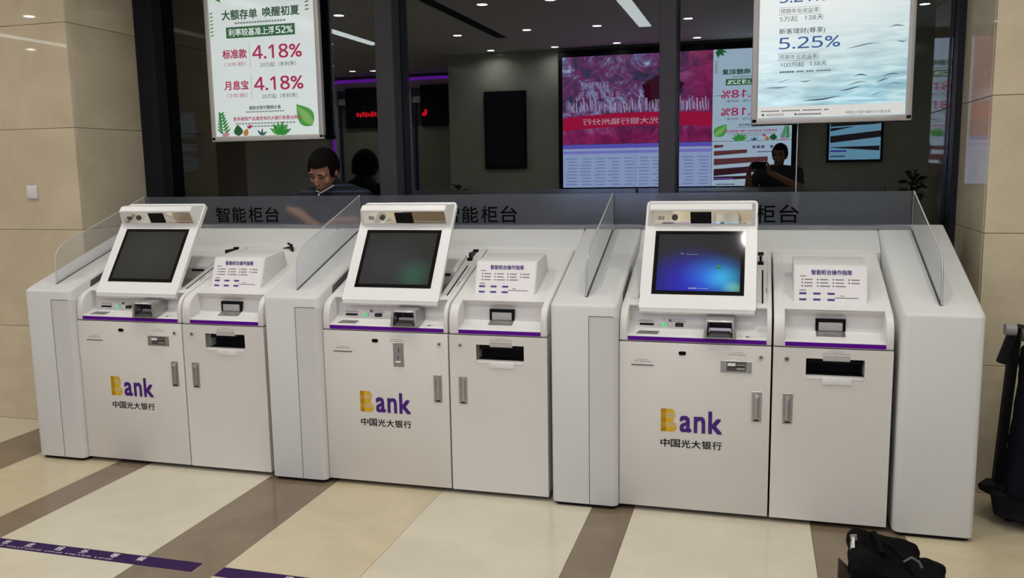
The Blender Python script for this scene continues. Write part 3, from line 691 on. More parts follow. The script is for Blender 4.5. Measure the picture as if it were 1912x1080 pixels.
# screens: off, faint, blue desktop; grey base and blobs paint in the reflected ceiling
def screen_mat(name, kind):
    m = bpy.data.materials.new(name); m.use_nodes = True; nt = m.node_tree; b = nt.nodes['Principled BSDF']
    b.inputs['Base Color'].default_value = ((0.030, 0.031, 0.030, 1) if kind != 'blue' else (0.016, 0.016, 0.016, 1)); b.inputs['Roughness'].default_value = 0.05; b.inputs['Specular IOR Level'].default_value = 0.6
    tc = nd(nt, 'ShaderNodeTexCoord'); sp = nd(nt, 'ShaderNodeSeparateXYZ'); nt.links.new(tc.outputs['Generated'], sp.inputs[0])
    def blob(cx, cz, rx, rz, soft):
        mp = nd(nt, 'ShaderNodeMapping'); mp.inputs['Location'].default_value = (-cx / rx, 0, -cz / rz); mp.inputs['Scale'].default_value = (1 / rx, 0, 1 / rz)
        nt.links.new(tc.outputs['Generated'], mp.inputs[0])
        l = nd(nt, 'ShaderNodeVectorMath', operation='LENGTH'); nt.links.new(mp.outputs[0], l.inputs[0])
        r = nd(nt, 'ShaderNodeMapRange', interpolation_type='SMOOTHSTEP'); r.inputs['From Min'].default_value = 1.0; r.inputs['From Max'].default_value = soft
        nt.links.new(l.outputs['Value'], r.inputs['Value']); return r.outputs[0]
    def add(prev, fac, col):
        mx = nd(nt, 'ShaderNodeMix', data_type='RGBA', blend_type='ADD'); nt.links.new(fac, mx.inputs['Factor'])
        if prev is None: mx.inputs['A'].default_value = (0, 0, 0, 1)
        else: nt.links.new(prev, mx.inputs['A'])
        mx.inputs['B'].default_value = col; return mx.outputs['Result']
    c = None
    if kind == 'blue':
        c = add(c, blob(.45, .10, .75, .75, .1), (.010, .008, .40, 1))
        c = add(c, blob(.72, .28, .50, .42, .0), (.004, .15, .34, 1))
        c = add(c, blob(.80, .22, .28, .30, .0), (.02, .22, .15, 1))
        c = add(c, blob(.93, .06, .18, .16, .0), (.10, .30, .10, 1))
        c = add(c, blob(.2, .9, 1.6, .9, .0), (.014, .014, .018, 1))  # grey haze of the reflected ceiling, painted in
    elif kind == 'green':
        c = add(c, blob(.78, .18, .34, .40, .0), (.004, .055, .028, 1))
        c = add(c, blob(.4, .4, .7, .7, .0), (.012, .013, .022, 1))
    else:
        c = add(c, blob(.5, .5, .9, .9, .0), (.012, .014, .012, 1))  # unlit screen glows faintly grey in place of a ceiling reflection
    nt.links.new(c, b.inputs['Emission Color']); b.inputs['Emission Strength'].default_value = 1.0
    return m
for i, kind in enumerate(('off', 'green', 'blue')):
    mob = part(TER[i], 'monitor'); dx = PITCH * i; X = lambda l: KX[0] + dx + l
    sc = Mb().hexa([mon(X(.141), .084, .0010), mon(X(.494), .084, .0010), mon(X(.494), .362, .0010), mon(X(.141), .362, .0010), mon(X(.141), .084, .0022), mon(X(.494), .084, .0022), mon(X(.494), .362, .0022), mon(X(.141), .362, .0022)]).obj('screen', screen_mat('screen_' + kind, kind), mob, label={'off': 'dark switched-off screen', 'green': 'dark screen with faint green glow', 'blue': 'screen showing a blue and turquoise glow'}[kind])
    if kind == 'blue':
        F = Frame(mon(X(.139), .082, .0026), (1, 0, 0), (0, UY, UZ))
        g = glow('#c9d2e6', .55)
        patch(F, [(.140, .175, .012, .0165), (.179, .186, .012, .0145), (.190, .225, .0125, .0145)], g, mob, 'screen_caption', n=0)
        patch(F, [(.10, .112, .180, .186), (.125, .175, .178, .181)], glow('#8e96b0', .4), mob, 'screen_mark', n=0)
        t = Mb(); t.ball(F.p(.265, .118, 0), (.010, .006, .010)); t.obj('pointer_spot', glow('#2fa04a', .5), mob)
    # card unit on the door
    door = part(TER[i], 'door'); m0 = .490
    if i != 1:
        pl = Mb().box(X(.425), X(.550), 3.6105, 3.6135, .638, .688, bev=.001, seg=1).obj('card_unit', M_steel, door)
        Mb().box(X(.449), X(.527), 3.6092, 3.6108, .645, .683).obj('unit_frame', M_dgrey, pl)
        Mb().box(X(.453), X(.485), 3.602, 3.6095, .667, .678, bev=.001).obj('white_tab', M_mon, pl)
        Mb().box(X(.490), X(.523), 3.606, 3.6095, .651, .660, bev=.001).box(X(.490), X(.523), 3.6065, 3.6095, .669, .674).obj('card_guide', M_steel, pl)
        Mb().box(X(.455), X(.520), 3.6085, 3.6095, .6625, .6655).obj('slit', M_black, pl)
        F = Frame((KX[0] + dx, 3.613, 0), (1, 0, 0), (0, 0, 1)); patch(F, [(.468, .516, .722, .7232), (.455, .474, .713, .7148), (.478, .486, .713, .7148), (.490, .524, .713, .7148)], M_inkl, door, 'unit_print', n=.0008)
    else:
        pl = Mb().box(X(.357), X(.409), 3.6105, 3.6135, .592, .704, bev=.001, seg=1).obj('card_unit', M_steel, door)
        Mb().box(X(.364), X(.402), 3.6092, 3.6108, .618, .688).obj('unit_frame', M_grey, pl)
        Mb().box(X(.3805), X(.3835), 3.6085, 3.6095, .627, .646).box(X(.3845), X(.3875), 3.6085, 3.6095, .661, .680).obj('slit', M_black, pl)
        Mb().box(X(.370), X(.398), 3.604, 3.6095, .612, .618, bev=.001).obj('card_guide', M_chrome, pl)
        F = Frame((KX[0] + dx, 3.613, 0), (1, 0, 0), (0, 0, 1)); patch(F, [(.345, .347, .705, .722), (.352, .405, .719, .7202), (.352, .362, .711, .7126), (.366, .39, .711, .7126), (.394, .412, .711, .7126)], M_inkl, door, 'unit_print', n=.0008)
# loose black clip at the back of the first dispenser
X = lambda l: KX[0] + l - .100
c = Mb(); c.hexa([(X(.965), 4.21, 1.078), (X(1.03), 4.19, 1.082), (X(1.03), 4.20, 1.086), (X(.965), 4.215, 1.080), (X(.968), 4.21, 1.080), (X(1.03), 4.19, 1.092), (X(1.03), 4.20, 1.096), (X(.968), 4.215, 1.082)])
c.hexa([(X(1.02), 4.19, 1.078), (X(1.045), 4.17, 1.062), (X(1.048), 4.18, 1.064), (X(1.022), 4.20, 1.080), (X(1.025), 4.19, 1.098), (X(1.049), 4.17, 1.084), (X(1.051), 4.18, 1.086), (X(1.028), 4.20, 1.099)])
c.hexa([(X(1.000), 4.20, 1.104), (X(1.03), 4.19, 1.090), (X(1.032), 4.20, 1.092), (X(1.002), 4.21, 1.106), (X(1.000), 4.20, 1.110), (X(1.034), 4.19, 1.098), (X(1.036), 4.20, 1.100), (X(1.002), 4.21, 1.112)])
c.obj('cable_clip', M_black, DIS[0])

# ------------------------------------------------------------------ ceiling lamps, some unseen ones added for light
lamp_spots = [(-2.64, 1.30), (-2.63, -0.40), (-2.65, -1.95), (-1.80, -0.42), (-1.80, -1.90), (-3.53, -0.50), (-3.55, -1.95), (-0.76, -0.30), (-0.76, -1.82),
              (-4.22, 1.26), (-5.28, -0.56), (-6.36, -2.67), (-6.38, -3.47), (-6.05, -3.55), (-5.43, 2.04), (-6.17, 1.09), (-7.47, -0.45), (1.64, -0.31),
              (-0.02, 2.92), (0.90, 3.25), (-1.10, 3.25), (-2.05, 3.30), (-3.10, 3.40), (-0.90, 1.30), (-1.95, 1.30), (0.55, 1.30), (1.90, 2.40), (1.64, 1.20), (-7.12, 0.98), (-8.96, -0.90), (-4.6, 3.3), (-5.9, 3.2), (-7.3, 3.1), (3.2, 0.6), (2.9, 2.7)]  # includes unseen lamps added to light the counter and walls
first = None
def lamp_label(x, y):
    return 'small round downlight in the ceiling'
for (x, y) in lamp_spots:
    if first is None:
        r = empty('downlight', (x, y, CZ))
        t = Mb(); n = 20
        for k in range(n):
            a, c = 2 * math.pi * k / n, 2 * math.pi * (k + 1) / n
            q = lambda rr, an, z: (x + rr * math.cos(an), y + rr * math.sin(an), CZ + z)
            t.poly([q(.052, a, -.004), q(.052, c, -.004), q(.070, c, -.001), q(.070, a, -.001)][::-1]); t.poly([q(.052, a, -.004), q(.052, a, .0), q(.052, c, .0), q(.052, c, -.004)])
        t.obj('trim_ring', M_switch, r, smooth=True)
        Mb().cyl((x, y, CZ - .0005), (x, y, CZ - .002), .051, n=20).obj('lens', emat('lamp_lens', LAMP_COL + (1,), 30.0), r)
        ld = bpy.data.lights.new('lamp_light', 'AREA'); ld.shape = 'DISK'; ld.size = 0.10; ld.energy = LAMP_W; ld.color = LAMP_COL; ld.spread = math.radians(150)
        lo = bpy.data.objects.new('lamp_light', ld); COL.objects.link(lo); lo.parent = r; lo.location = (0, 0, -0.006)
        first = r; index_children()
    else:
        r = copy_tree(first); r.location = (x, y, CZ)
    rowf = lambda yy: 0 if yy > 2.8 else (1 if yy > .9 else (2 if yy > -1.2 else (3 if yy > -2.3 else 4)))
    row = sorted(q for q, w in lamp_spots if rowf(w) == rowf(y)); k = row.index(x)
    nth = ['first', 'second', 'third', 'fourth', 'fifth', 'sixth', 'seventh', 'eighth', 'ninth', 'tenth', 'eleventh', 'twelfth'][k]
    tag(r, 'round recessed downlight, %s from the left in the ceiling row %s' % (nth, ['above the counter', 'in front of the counter', 'over the photographer', 'along the rear wall', 'by the teller booths'][rowf(y)]), 'downlight', 'recessed downlights in the hall ceiling')  # lamps added only for their light get this label too
for (xc, y0, y1, lab) in ((-1.27, -0.62, 2.35, 'long white linear ceiling light over the middle terminal'), (-4.74, -0.80, 2.35, 'long white linear ceiling light left of the counter row'), (2.20, -0.62, 2.35, 'long white linear ceiling light right of the counter row'), (-8.30, -1.0, 2.35, 'long white linear ceiling light far down the hall')):
    r = empty('linear_light', (xc, (y0 + y1) / 2, CZ))
    Mb().box(xc - .085, xc + .085, y0 - .01, y1 + .01, CZ - .009, CZ - .003).obj('light_tray', M_switch, r)
    Mb().box(xc - .07, xc + .07, y0, y1, CZ - .013, CZ - .009).obj('diffuser', emat('linear_diffuser', (0.93, 1.0, 0.95, 1), LINE_E), r)
    tag(r, lab, 'ceiling light', 'linear ceiling lights')

# ------------------------------------------------------------------ printed poster designs
def leaf_pts(u, v, L, w, ang, lobes=0, n=9):
    pts = []
    for k in range(n + 1):
        t = k / n; a = w * math.sin(math.pi * t ** 0.8) * (1 - .25 * t)
        if lobes: a *= (1 - .45 * (k % 2))
        pts.append((t * L, a))
    for k in range(n - 1, 0, -1):
        t = k / n; a = w * math.sin(math.pi * t ** 0.8) * (1 - .25 * t)
        if lobes: a *= (1 - .45 * (k % 2))
        pts.append((t * L, -a))
    ca, sa = math.cos(ang), math.sin(ang)
    return [(u + p[0] * ca - p[1] * sa, v + p[0] * sa + p[1] * ca) for p in pts]

def deposit_poster(F, W, H, es, parent, full=True):
    """green and crimson deposit poster drawn on a sheet W x H whose lower left corner is F.o"""
    # design space: X -3.262..-2.560, z 1.721..2.695 of the light box
    U = lambda x: (x + 3.262) / .702 * W
    V = lambda z: (z - 1.721) / .974 * H
    T = lambda s, x0, x1, z0, z1, c, bold=.0, n=.0012: txt(F, s, U(x0), U(x1), V(z0), V(z1), c, parent, n=n, bold=bold)
    gr = glow('#2c5a3c', es * .9); dg = glow('#2f6b42', es); red = glow('#c01f5c', es); pk = glow('#c9789a', es); ink = glow('#4a4f4f', es); lt = glow('#8a9490', es)
    wht = glow('#f4fff8', es * 1.1)
    T('大额存单', -3.172, -2.925, 2.420, 2.480, gr, .022); T('唤醒初夏', -2.890, -2.640, 2.425, 2.482, gr, .022)
    patch(F, [(U(-3.084) + (U(-2.732) - U(-3.084)) * k / 18, U(-3.084) + (U(-2.732) - U(-3.084)) * (k + .72) / 18, V(2.394), V(2.405)) for k in range(18)], lt, parent, 'small_print', n=.0012)
    patch(F, [(U(-3.147), U(-2.676), V(2.312), V(2.378))], dg, parent, 'rate_banner', n=.0011)
    T('利率较基准上浮', -3.130, -2.815, 2.322, 2.368, wht, .015, .0018); T('52%', -2.805, -2.690, 2.324, 2.367, wht, .015, .0018)
    for dz, t1 in ((0, '标准款'), (-.188, '月息宝')):
        T(t1, -3.182, -3.012, 2.190 + dz, 2.246 + dz, red, .022)
        T('（3年期）', -3.170, -3.022, 2.143 + dz, 2.170 + dz, pk)
        patch(F, [(U(-2.993), U(-2.991), V(2.132 + dz), V(2.279 + dz))], lt, parent, 'rule_line', n=.0012)
        T('4.18%', -2.974, -2.637, 2.180 + dz, 2.262 + dz, red, .012)
        T('20万起（年利率）', -2.924, -2.680, 2.131 + dz, 2.158 + dz, ink)
    T('提前支取可靠档计息', -3.018, -2.798, 1.879, 1.902, ink, .02)
    patch(F, [(U(-3.04) + (U(-2.775) - U(-3.04)) * k / 16, U(-3.04) + (U(-2.775) - U(-3.04)) * (k + .72) / 16, V(1.862), V(1.870)) for k in range(16)], lt, parent, 'small_print', n=.0012)
    T('更多期限产品请咨询光大银行各营业网点', -3.134, -2.661, 1.813, 1.838, red, .015)
    r = []
    for row, (a, c) in enumerate(((-3.118, -2.70), (-3.01, -2.76))):
        n = int((c - a) / .021)
        r += [(U(a + (c - a) * k / n), U(a + (c - a) * (k + .72) / n), V(1.792 - row * .018), V(1.800 - row * .018)) for k in range(n)]
    patch(F, r, lt, parent, 'small_print', n=.0012)
    g1, g2, g3, g4 = glow('#2f9a3a', es * .85), glow('#57b84f', es * .85), glow('#1f6b34', es * .8), glow('#8fd06a', es * .9)
    def LF(x, z, L, w, a, c, lob=0, n=.0013):
        pts = leaf_pts(0, 0, L, w, a, lob)
        shape(F, [(U(x) + p[0] / .702 * W, V(z) + p[1] / .974 * H) for p in pts], c, parent, 'leaf_print', n)
    LF(-2.590, 1.772, .165, .062, math.radians(128), g2); LF(-2.585, 1.776, .155, .030, math.radians(133), g4, n=.0017)
    for k in range(7):
        LF(-3.205 - .002 * k, 1.735 + .019 * k, .062 - .005 * k, .008, math.radians(35 + 3 * k), g1, n=.0014); LF(-3.205 - .002 * k, 1.735 + .019 * k, .062 - .005 * k, .008, math.radians(145 - 3 * k), g1, n=.0014)
    LF(-3.100, 1.722, .070, .036, math.radians(95), g3); LF(-3.06, 1.722, .05, .02, math.radians(60), glow('#d98a3a', es * .9), n=.0016)
    for a in (25, 50, 75, 100, 125, 150): LF(-2.81, 1.722, .085, .020, math.radians(a), g1 if a % 50 else g2, lob=1, n=.0015)
    for a in (60, 100, 140): LF(-3.02, 1.765, .030, .006, math.radians(a), red, n=.0016)
    LF(-3.22, 1.722, .06, .018, math.radians(15), glow('#e59ab0', es * .9), n=.0016)
    for a in (30, 80, 130): LF(-2.94, 1.722, .045, .008, math.radians(a), glow('#2b6f70', es * .8), n=.0015)
    for k in range(7): LF(-3.258, 2.33 + k * .022, .030, .005, math.radians(20), g2, n=.0014)
    for k in range(6): LF(-2.604, 2.45 + k * .022, .032, .005, math.radians(10), glow('#5f7f6a', es * .8), n=.0014)
    for a in (20, 60, 100, 140): LF(-3.235, 2.60, .095, .022, math.radians(a - 70), g1 if a % 40 else g2, n=.0014)
    for a in (200, 230, 265): LF(-2.60, 2.69, .090, .022, math.radians(a), g3, lob=1, n=.0014)

def backlit(name, kind, es):
    m = bpy.data.materials.new(name); m.use_nodes = True; nt = m.node_tree; b = nt.nodes['Principled BSDF']
    b.inputs['Base Color'].default_value = (0.35, 0.36, 0.36, 1); b.inputs['Roughness'].default_value = 0.08; b.inputs['Specular IOR Level'].default_value = 0.5
    tc = nd(nt, 'ShaderNodeTexCoord')
    if kind == 'plain':
        nz = nd(nt, 'ShaderNodeTexNoise', Scale=2.0); nt.links.new(tc.outputs['Object'], nz.inputs[0])
        r = nd(nt, 'ShaderNodeValToRGB'); r.color_ramp.elements[0].color = (.66, .76, .74, 1); r.color_ramp.elements[1].color = (.78, .86, .85, 1)
        nt.links.new(nz.outputs['Fac'], r.inputs[0]); nt.links.new(r.outputs[0], b.inputs['Emission Color'])
    else:   # rippled water growing towards the foot of the sheet
        sp = nd(nt, 'ShaderNodeSeparateXYZ'); nt.links.new(tc.outputs['Generated'], sp.inputs[0])
        mp = nd(nt, 'ShaderNodeMapping'); mp.inputs['Scale'].default_value = (2.2, 1, 20.0); mp.inputs['Rotation'].default_value = (0, math.radians(4), 0); nt.links.new(tc.outputs['Generated'], mp.inputs[0])
        nz = nd(nt, 'ShaderNodeTexNoise', Scale=1.6, Detail=5.0, Distortion=0.5); nt.links.new(mp.outputs[0], nz.inputs[0])
        w = nd(nt, 'ShaderNodeValToRGB')
        w.color_ramp.elements[0].position = .30; w.color_ramp.elements[0].color = (.05, .26, .38, 1)
        w.color_ramp.elements[1].position = .62; w.color_ramp.elements[1].color = (.50, .78, .84, 1)
        e = w.color_ramp.elements.new(.45); e.color = (.20, .50, .60, 1)
        nt.links.new(nz.outputs['Fac'], w.inputs[0])
        g = nd(nt, 'ShaderNodeMapRange'); g.inputs['From Min'].default_value = .0; g.inputs['From Max'].default_value = .50
        ad = nd(nt, 'ShaderNodeMath', operation='MULTIPLY_ADD'); nt.links.new(sp.outputs[0], ad.inputs[0]); ad.inputs[1].default_value = -.16; nt.links.new(sp.outputs[2], ad.inputs[2])
        nt.links.new(ad.outputs[0], g.inputs['Value'])
        mx = nd(nt, 'ShaderNodeMix', data_type='RGBA'); nt.links.new(g.outputs[0], mx.inputs['Factor']); nt.links.new(w.outputs[0], mx.inputs['A']); mx.inputs['B'].default_value = (.86, .93, .92, 1)
        nt.links.new(mx.outputs['Result'], b.inputs['Emission Color'])
    b.inputs['Emission Strength'].default_value = es
    return m

def light_box(x0, x1, z0, z1, lab, matl):
    root = empty('light_box_poster', ((x0 + x1) / 2, 4.79, z0))
    y0 = 4.765
    f = Mb(); bw = .032
    rad = .014
    for (a, c, d, e) in ((x0, x1, z0, z0 + bw), (x0, x1, z1 - bw, z1), (x0, x0 + bw, z0 + .004, z1 - .004), (x1 - bw, x1, z0 + .004, z1 - .004)):
        f.box(a, c, y0, 4.80, d, e, bev=.006, seg=2)
    f.obj('frame', M_alu, root, smooth=True)
    Mb().box(x0 + .01, x1 - .01, y0 + .012, 4.802, z0 + .01, z1 - .01).obj('back_panel', M_dgrey, root)
    Mb().box(x0 + bw - .004, x1 - bw + .004, y0 + .006, y0 + .012, z0 + bw - .004, z1 - bw + .004).obj('printed_sheet', matl, root)
    for x in (x0 + .08, x1 - .08):
        Mb().cyl((x, 4.785, z1 - .01), (x, 4.785, CZ), .0012, n=6).obj('hanging_wire', M_steel, root)
        Mb().cyl((x, 4.785, z1 - .002), (x, 4.785, z1 + .02), .006, n=10).obj('wire_clamp', M_chrome, root)
    Mb().cyl((x1 - .018, y0 + .001, z0 + .018), (x1 - .018, y0 - .002, z0 + .018), .003, n=10).obj('frame_screw', M_dgrey, root)
    tag(root, lab, 'poster', 'hanging light box posters')
    return root
LB1 = light_box(-3.294, -2.516, 1.689, 2.727, 'hanging light box poster with green leaves and crimson rates, at the left', backlit('backlit_white_sheet', 'plain', BOX_E))
deposit_poster(Frame((-3.262, 4.771, 1.721), (1, 0, 0), (0, 0, 1)), .702, .974, BOX_E, LB1)
LB2 = light_box(-0.031, 0.746, 1.700, 2.738, 'hanging light box poster with rippled water and blue rates, at the right', backlit('backlit_water_sheet', 'water', BOX_E * 1.22))
F2 = Frame((0, 4.771, 0), (1, 0, 0), (0, 0, 1))
ik = glow('#4a5058', BOX_E); bl = glow('#2f5fae', BOX_E * .95); nv = glow('#3d5670', BOX_E * .7)
patch(F2, [(.003, .710, 1.736, 1.790)], glow('#f3f1ea', BOX_E * 1.15), LB2, 'foot_band', n=.0008)
txt(F2, '5.21%', .098, .325, 2.309, 2.362, bl, LB2, bold=.004)
for v in (2.249, 2.020):
    patch(F2, [(.098, .294, v, v + .0012), (.098, .294, v + .036, v + .0372), (.098, .0992, v, v + .037), (.2928, .294, v, v + .037)], ik, LB2, 'caption_box')
    txt(F2, '预期年化收益率', .104, .288, v + .006, v + .031, ik, LB2)
txt(F2, '5万起', .100, .187, 2.216, 2.242, ik, LB2); txt(F2, '138天', .220, .312, 2.217, 2.242, ik, LB2)
txt(F2, '新客理财(尊享)', .099, .322, 2.150, 2.182, ik, LB2, bold=.006)
txt(F2, '5.25%', .100, .396, 2.079, 2.137, bl, LB2, bold=.004)
txt(F2, '100万起', .108, .225, 1.988, 2.012, ik, LB2); txt(F2, '138天', .252, .336, 1.988, 2.012, ik, LB2)
patch(F2, [(.107 + k * .012, .116 + k * .012, 1.960, 1.968) for k in range(6)] + [(.19 + k * .012, .199 + k * .012, 1.961, 1.967) for k in range(14) if k not in (3, 7)], ik, LB2, 'note_print', n=.0012)
patch(F2, [(.019 + k * .0115, .028 + k * .0115, 1.7645, 1.7705) for k in range(29) if k % 9 != 8], ik, LB2, 'note_print', n=.0012)
txt(F2, '88608808', .045, .132, 1.742, 1.755, ik, LB2)
patch(F2, [(.022, .034, 1.743, 1.754), (.185, .195, 1.743, 1.753)] + [(.20 + k * .009, .207 + k * .009, 1.744, 1.751) for k in range(13)], ik, LB2, 'note_print', n=.0012)
txt(F2, '中国光大银行福州分行营业部', .433, .646, 1.742, 1.757, ik, LB2)
rw = random.Random(3)
def ripple(u, v, L, h):
    pts = []; n = 8
    for k in range(n + 1):
        t = k / n; pts.append((u + L * t, v + L * .10 * t + .004 * math.sin(5 * t + u * 40) + h * math.sin(math.pi * t)))
    for k in range(n - 1, 0, -1):
        t = k / n; pts.append((u + L * t, v + L * .10 * t + .004 * math.sin(5 * t + u * 40) - h * .4 * math.sin(math.pi * t)))
    shape(F2, pts, nv, LB2, 'ripple_print', n=.0010)
for q in ((.418, 2.070, .17, .0030), (.62, 2.160, .08, .0035), (.66, 2.088, .045, .003), (.465, 1.928, .07, .004), (.60, 1.925, .08, .003), (.43, 1.888, .10, .003), (.395, 1.862, .11, .004), (.215, 1.812, .20, .005), (.205, 1.912, .06, .003), (.025, 1.880, .13, .003), (.09, 1.915, .07, .002), (.55, 1.836, .05, .002), (.62, 1.880, .08, .002), (.57, 1.90, .06, .0035)): ripple(*q)
# white lead hanging from the right light box
tag(Mb().cyl((.205, 4.80, 1.708), (.204, 4.80, 1.585), .0022, n=8).cyl((.204, 4.80, 1.583), (.204, 4.80, 1.395), .0022, n=8).cyl((.204, 4.80, 1.392), (.204, 4.80, 1.22), .0022, n=8).ball((.204, 4.80, 1.584), .003).ball((.204, 4.80, 1.393), .003).obj('power_lead', mat('white_cable', (.85, .85, .85, 1), .4)), 'thin white power lead hanging down below the water poster', 'cable')

# ------------------------------------------------------------------ stone wall switch
r = empty('wall_switch', (-4.125, WY, 1.362))
Mb().box(-4.163, -4.087, WY - .009, WY, 1.362, 1.441, bev=.003).obj('cover_plate', M_switch, r, smooth=True)
Mb().box(-4.157, -4.093, WY - .012, WY - .008, 1.368, 1.435, bev=.002).obj('rocker', M_switch, r, smooth=True)
tag(r, 'square white switch plate on the left stone wall', 'switch')

# ------------------------------------------------------------------ floor lines
def floor_line(x0, x1, y0, y1, lab):
    r = empty('floor_decal', ((x0 + x1) / 2, (y0 + y1) / 2, 0))
    Mb().box(x0, x1, y0, y1, 0.0, 0.0012).obj('tape', M_tape, r)
    tag(r, lab, 'floor decal', 'waiting line decals'); return r
r = floor_line(-3.75, -2.030, 2.630, 2.702, 'purple waiting line tape lettered in white, at the left')
F = Frame((0, 2.63, .0012), (1, 0, 0), (0, 1, 0))
xs = {'候': -2.290, '等': -2.415, '外': -2.560, '线': -2.680, '此': -2.825, '在': -2.945, '请': -3.07}
for ch, x in xs.items(): txt(F, ch, x - .017, x + .017, .028, .064, M_tapew, r, n=.0006, bold=.02)
txt(F, 'PLEASE WAIT OUTSIDE ONE METER LINE', -3.18, -2.40, .010, .019, M_tapew, r, n=.0006)
r = floor_line(-1.927, -0.20, 2.620, 2.692, 'purple waiting line tape at the bottom edge of the picture')
for k, ch in enumerate('请在此线外等候'): txt(F, ch, -1.655 + k * .125, -1.621 + k * .125, .018, .054, M_tapew, r, n=.0006, bold=.02)

# ------------------------------------------------------------------ black bag
def soft_lump(name, m, parent, parts, voxel=.008, it=6, disp=None):
    b = Mb()
    for q in parts:
        if q[0] == 'cap': b.cap(*q[1:])
        elif q[0] == 'ball': b.ball(*q[1:])
        elif q[0] == 'box': b.box(*q[1:])
        elif q[0] == 'hexa': b.hexa(*q[1:])
    me = bpy.data.meshes.new(name + '_raw'); b.bm.to_mesh(me); b.bm.free()
    o = bpy.data.objects.new(name + '_raw', me); COL.objects.link(o)
    rm = o.modifiers.new('r', 'REMESH'); rm.mode = 'VOXEL'; rm.voxel_size = voxel
    sm = o.modifiers.new('s', 'SMOOTH'); sm.iterations = it; sm.factor = .5
    if disp:
        tx = bpy.data.textures.new(name + '_folds', 'CLOUDS'); tx.noise_scale = disp[1]
        dm = o.modifiers.new('d', 'DISPLACE'); dm.texture = tx; dm.strength = disp[0]; dm.texture_coords = 'GLOBAL'
    dg = bpy.context.evaluated_depsgraph_get(); dg.update()
    e = bpy.data.meshes.new_from_object(o.evaluated_get(dg))
    bpy.data.objects.remove(o); bpy.data.meshes.remove(me)
    e.name = name; e.materials.clear(); e.materials.append(m)
    O = wloc(parent) if parent is not None else Vector((0, 0, 0))
    for v in e.vertices: v.co -= O
    for p in e.polygons: p.use_smooth = True
    n = bpy.data.objects.new(name, e); COL.objects.link(n); n.parent = parent
    return n
bag = empty('shoulder_bag', (.45, 2.86, 0))
soft_lump('bag_body', M_cloth, bag, [('hexa', [(.315, 2.72, .02), (.550, 2.70, .02), (.565, 3.00, .02), (.33, 3.02, .02), (.318, 2.74, .235), (.535, 2.73, .215), (.548, 2.99, .222), (.338, 3.0, .262)]), ('cap', (.350, 2.965, .240), .032, (.520, 2.960, .212), .034), ('cap', (.345, 2.84, .235), .030, (.350, 2.96, .245), .030), ('ball', (.45, 2.86, .02), (.16, .16, .02)), ('ball', (.37, 2.80, .215), (.06, .07, .05))], disp=(.020, .06))
soft_lump('side_pocket', M_cloth, bag, [('hexa', [(.53, 2.76, .01), (.650, 2.76, .01), (.640, 2.93, .01), (.53, 2.95, .01), (.53, 2.77, .195), (.595, 2.77, .19), (.605, 2.92, .205), (.53, 2.94, .210)]), ('cap', (.560, 2.90, .200), .024, (.592, 2.88, .195), .024)], disp=(.014, .05))
Mb().tube([(.400, 2.985, .250), (.405, 2.94, .272), (.412, 2.88, .268), (.415, 2.82, .255)], .010).obj('handle', M_cloth, bag, smooth=True)
Mb().tube([(.415, 2.90, .268), (.455, 2.86, .262), (.49, 2.81, .240), (.51, 2.75, .215)], .008).obj('shoulder_strap', M_cloth, bag, smooth=True)
Mb().hexa([(.322, 2.835, .245), (.334, 2.835, .245), (.334, 2.870, .262), (.322, 2.870, .262), (.320, 2.835, .262), (.336, 2.835, .262), (.338, 2.872, .284), (.328, 2.872, .284)], bev=.002).obj('zip_pull', M_chrome, bag)
Mb().cyl((.335, 2.885, .285), (.337, 2.880, .268), .011, n=12).obj('zip_ring', M_steel, bag)
Mb().tube([(.475, 2.80, .245), (.500, 2.81, .258), (.520, 2.80, .250), (.528, 2.79, .235)], .004).obj('buckle', M_dgrey, bag)
Mb().hexa([(.285, 2.80, .0), (.31, 2.80, .0), (.31, 2.86, .0), (.285, 2.86, .0), (.285, 2.79, .215), (.318, 2.78, .19), (.32, 2.84, .19), (.287, 2.85, .218)]).obj('hanging_tab', mat('dark_brown_webbing', (.05, .035, .028, 1), .8, spec=.1), bag)
tag(bag, 'black cloth bag on the floor at the lower right', 'bag')

# ------------------------------------------------------------------ black folding trolley by the right stone pier
tr = empty('folding_trolley', (1.12, 3.86, 0))
Mb().hexa([(.975, 3.79, .040), (1.24, 3.62, .035), (1.34, 4.00, .035), (1.02, 4.02, .040), (.955, 3.80, .150), (1.24, 3.66, .135), (1.34, 4.00, .135), (1.02, 4.02, .150)], bev=.012).obj('base_plate', M_black, tr)
Mb().hexa([(.930, 3.86, .125), (1.00, 3.80, .105), (1.01, 3.90, .105), (.97, 3.92, .12), (.922, 3.86, .150), (1.00, 3.80, .165), (1.01, 3.90, .165), (.97, 3.92, .16)], bev=.006).obj('front_bumper', M_black, tr)
for (wx, wy) in ((1.05, 3.86), (1.25, 3.74), (1.30, 3.96), (1.06, 3.97)):
    w = Mb().cyl((wx - .014, wy, .042), (wx + .014, wy, .042), .042, n=20).obj('wheel', M_black, tr, smooth=True)
    Mb().box(wx - .018, wx + .018, wy - .012, wy + .012, .045, .11).obj('wheel_fork', M_dgrey, w)
Mb().hexa([(.985, 3.86, .14), (1.015, 3.86, .14), (1.015, 3.90, .14), (.985, 3.90, .14), (1.005, 3.80, .84), (1.040, 3.80, .84), (1.040, 3.84, .84), (1.005, 3.84, .84)]).obj('upright', M_black, tr)
Mb().hexa([(1.25, 3.86, .13), (1.285, 3.86, .13), (1.285, 3.90, .13), (1.25, 3.90, .13), (1.27, 3.80, .84), (1.305, 3.80, .84), (1.305, 3.84, .84), (1.27, 3.84, .84)]).obj('upright', M_black, tr)
Mb().cyl((.985, 3.80, .83), (1.33, 3.80, .83), .014, n=14).obj('handle_bar', M_black, tr, smooth=True)
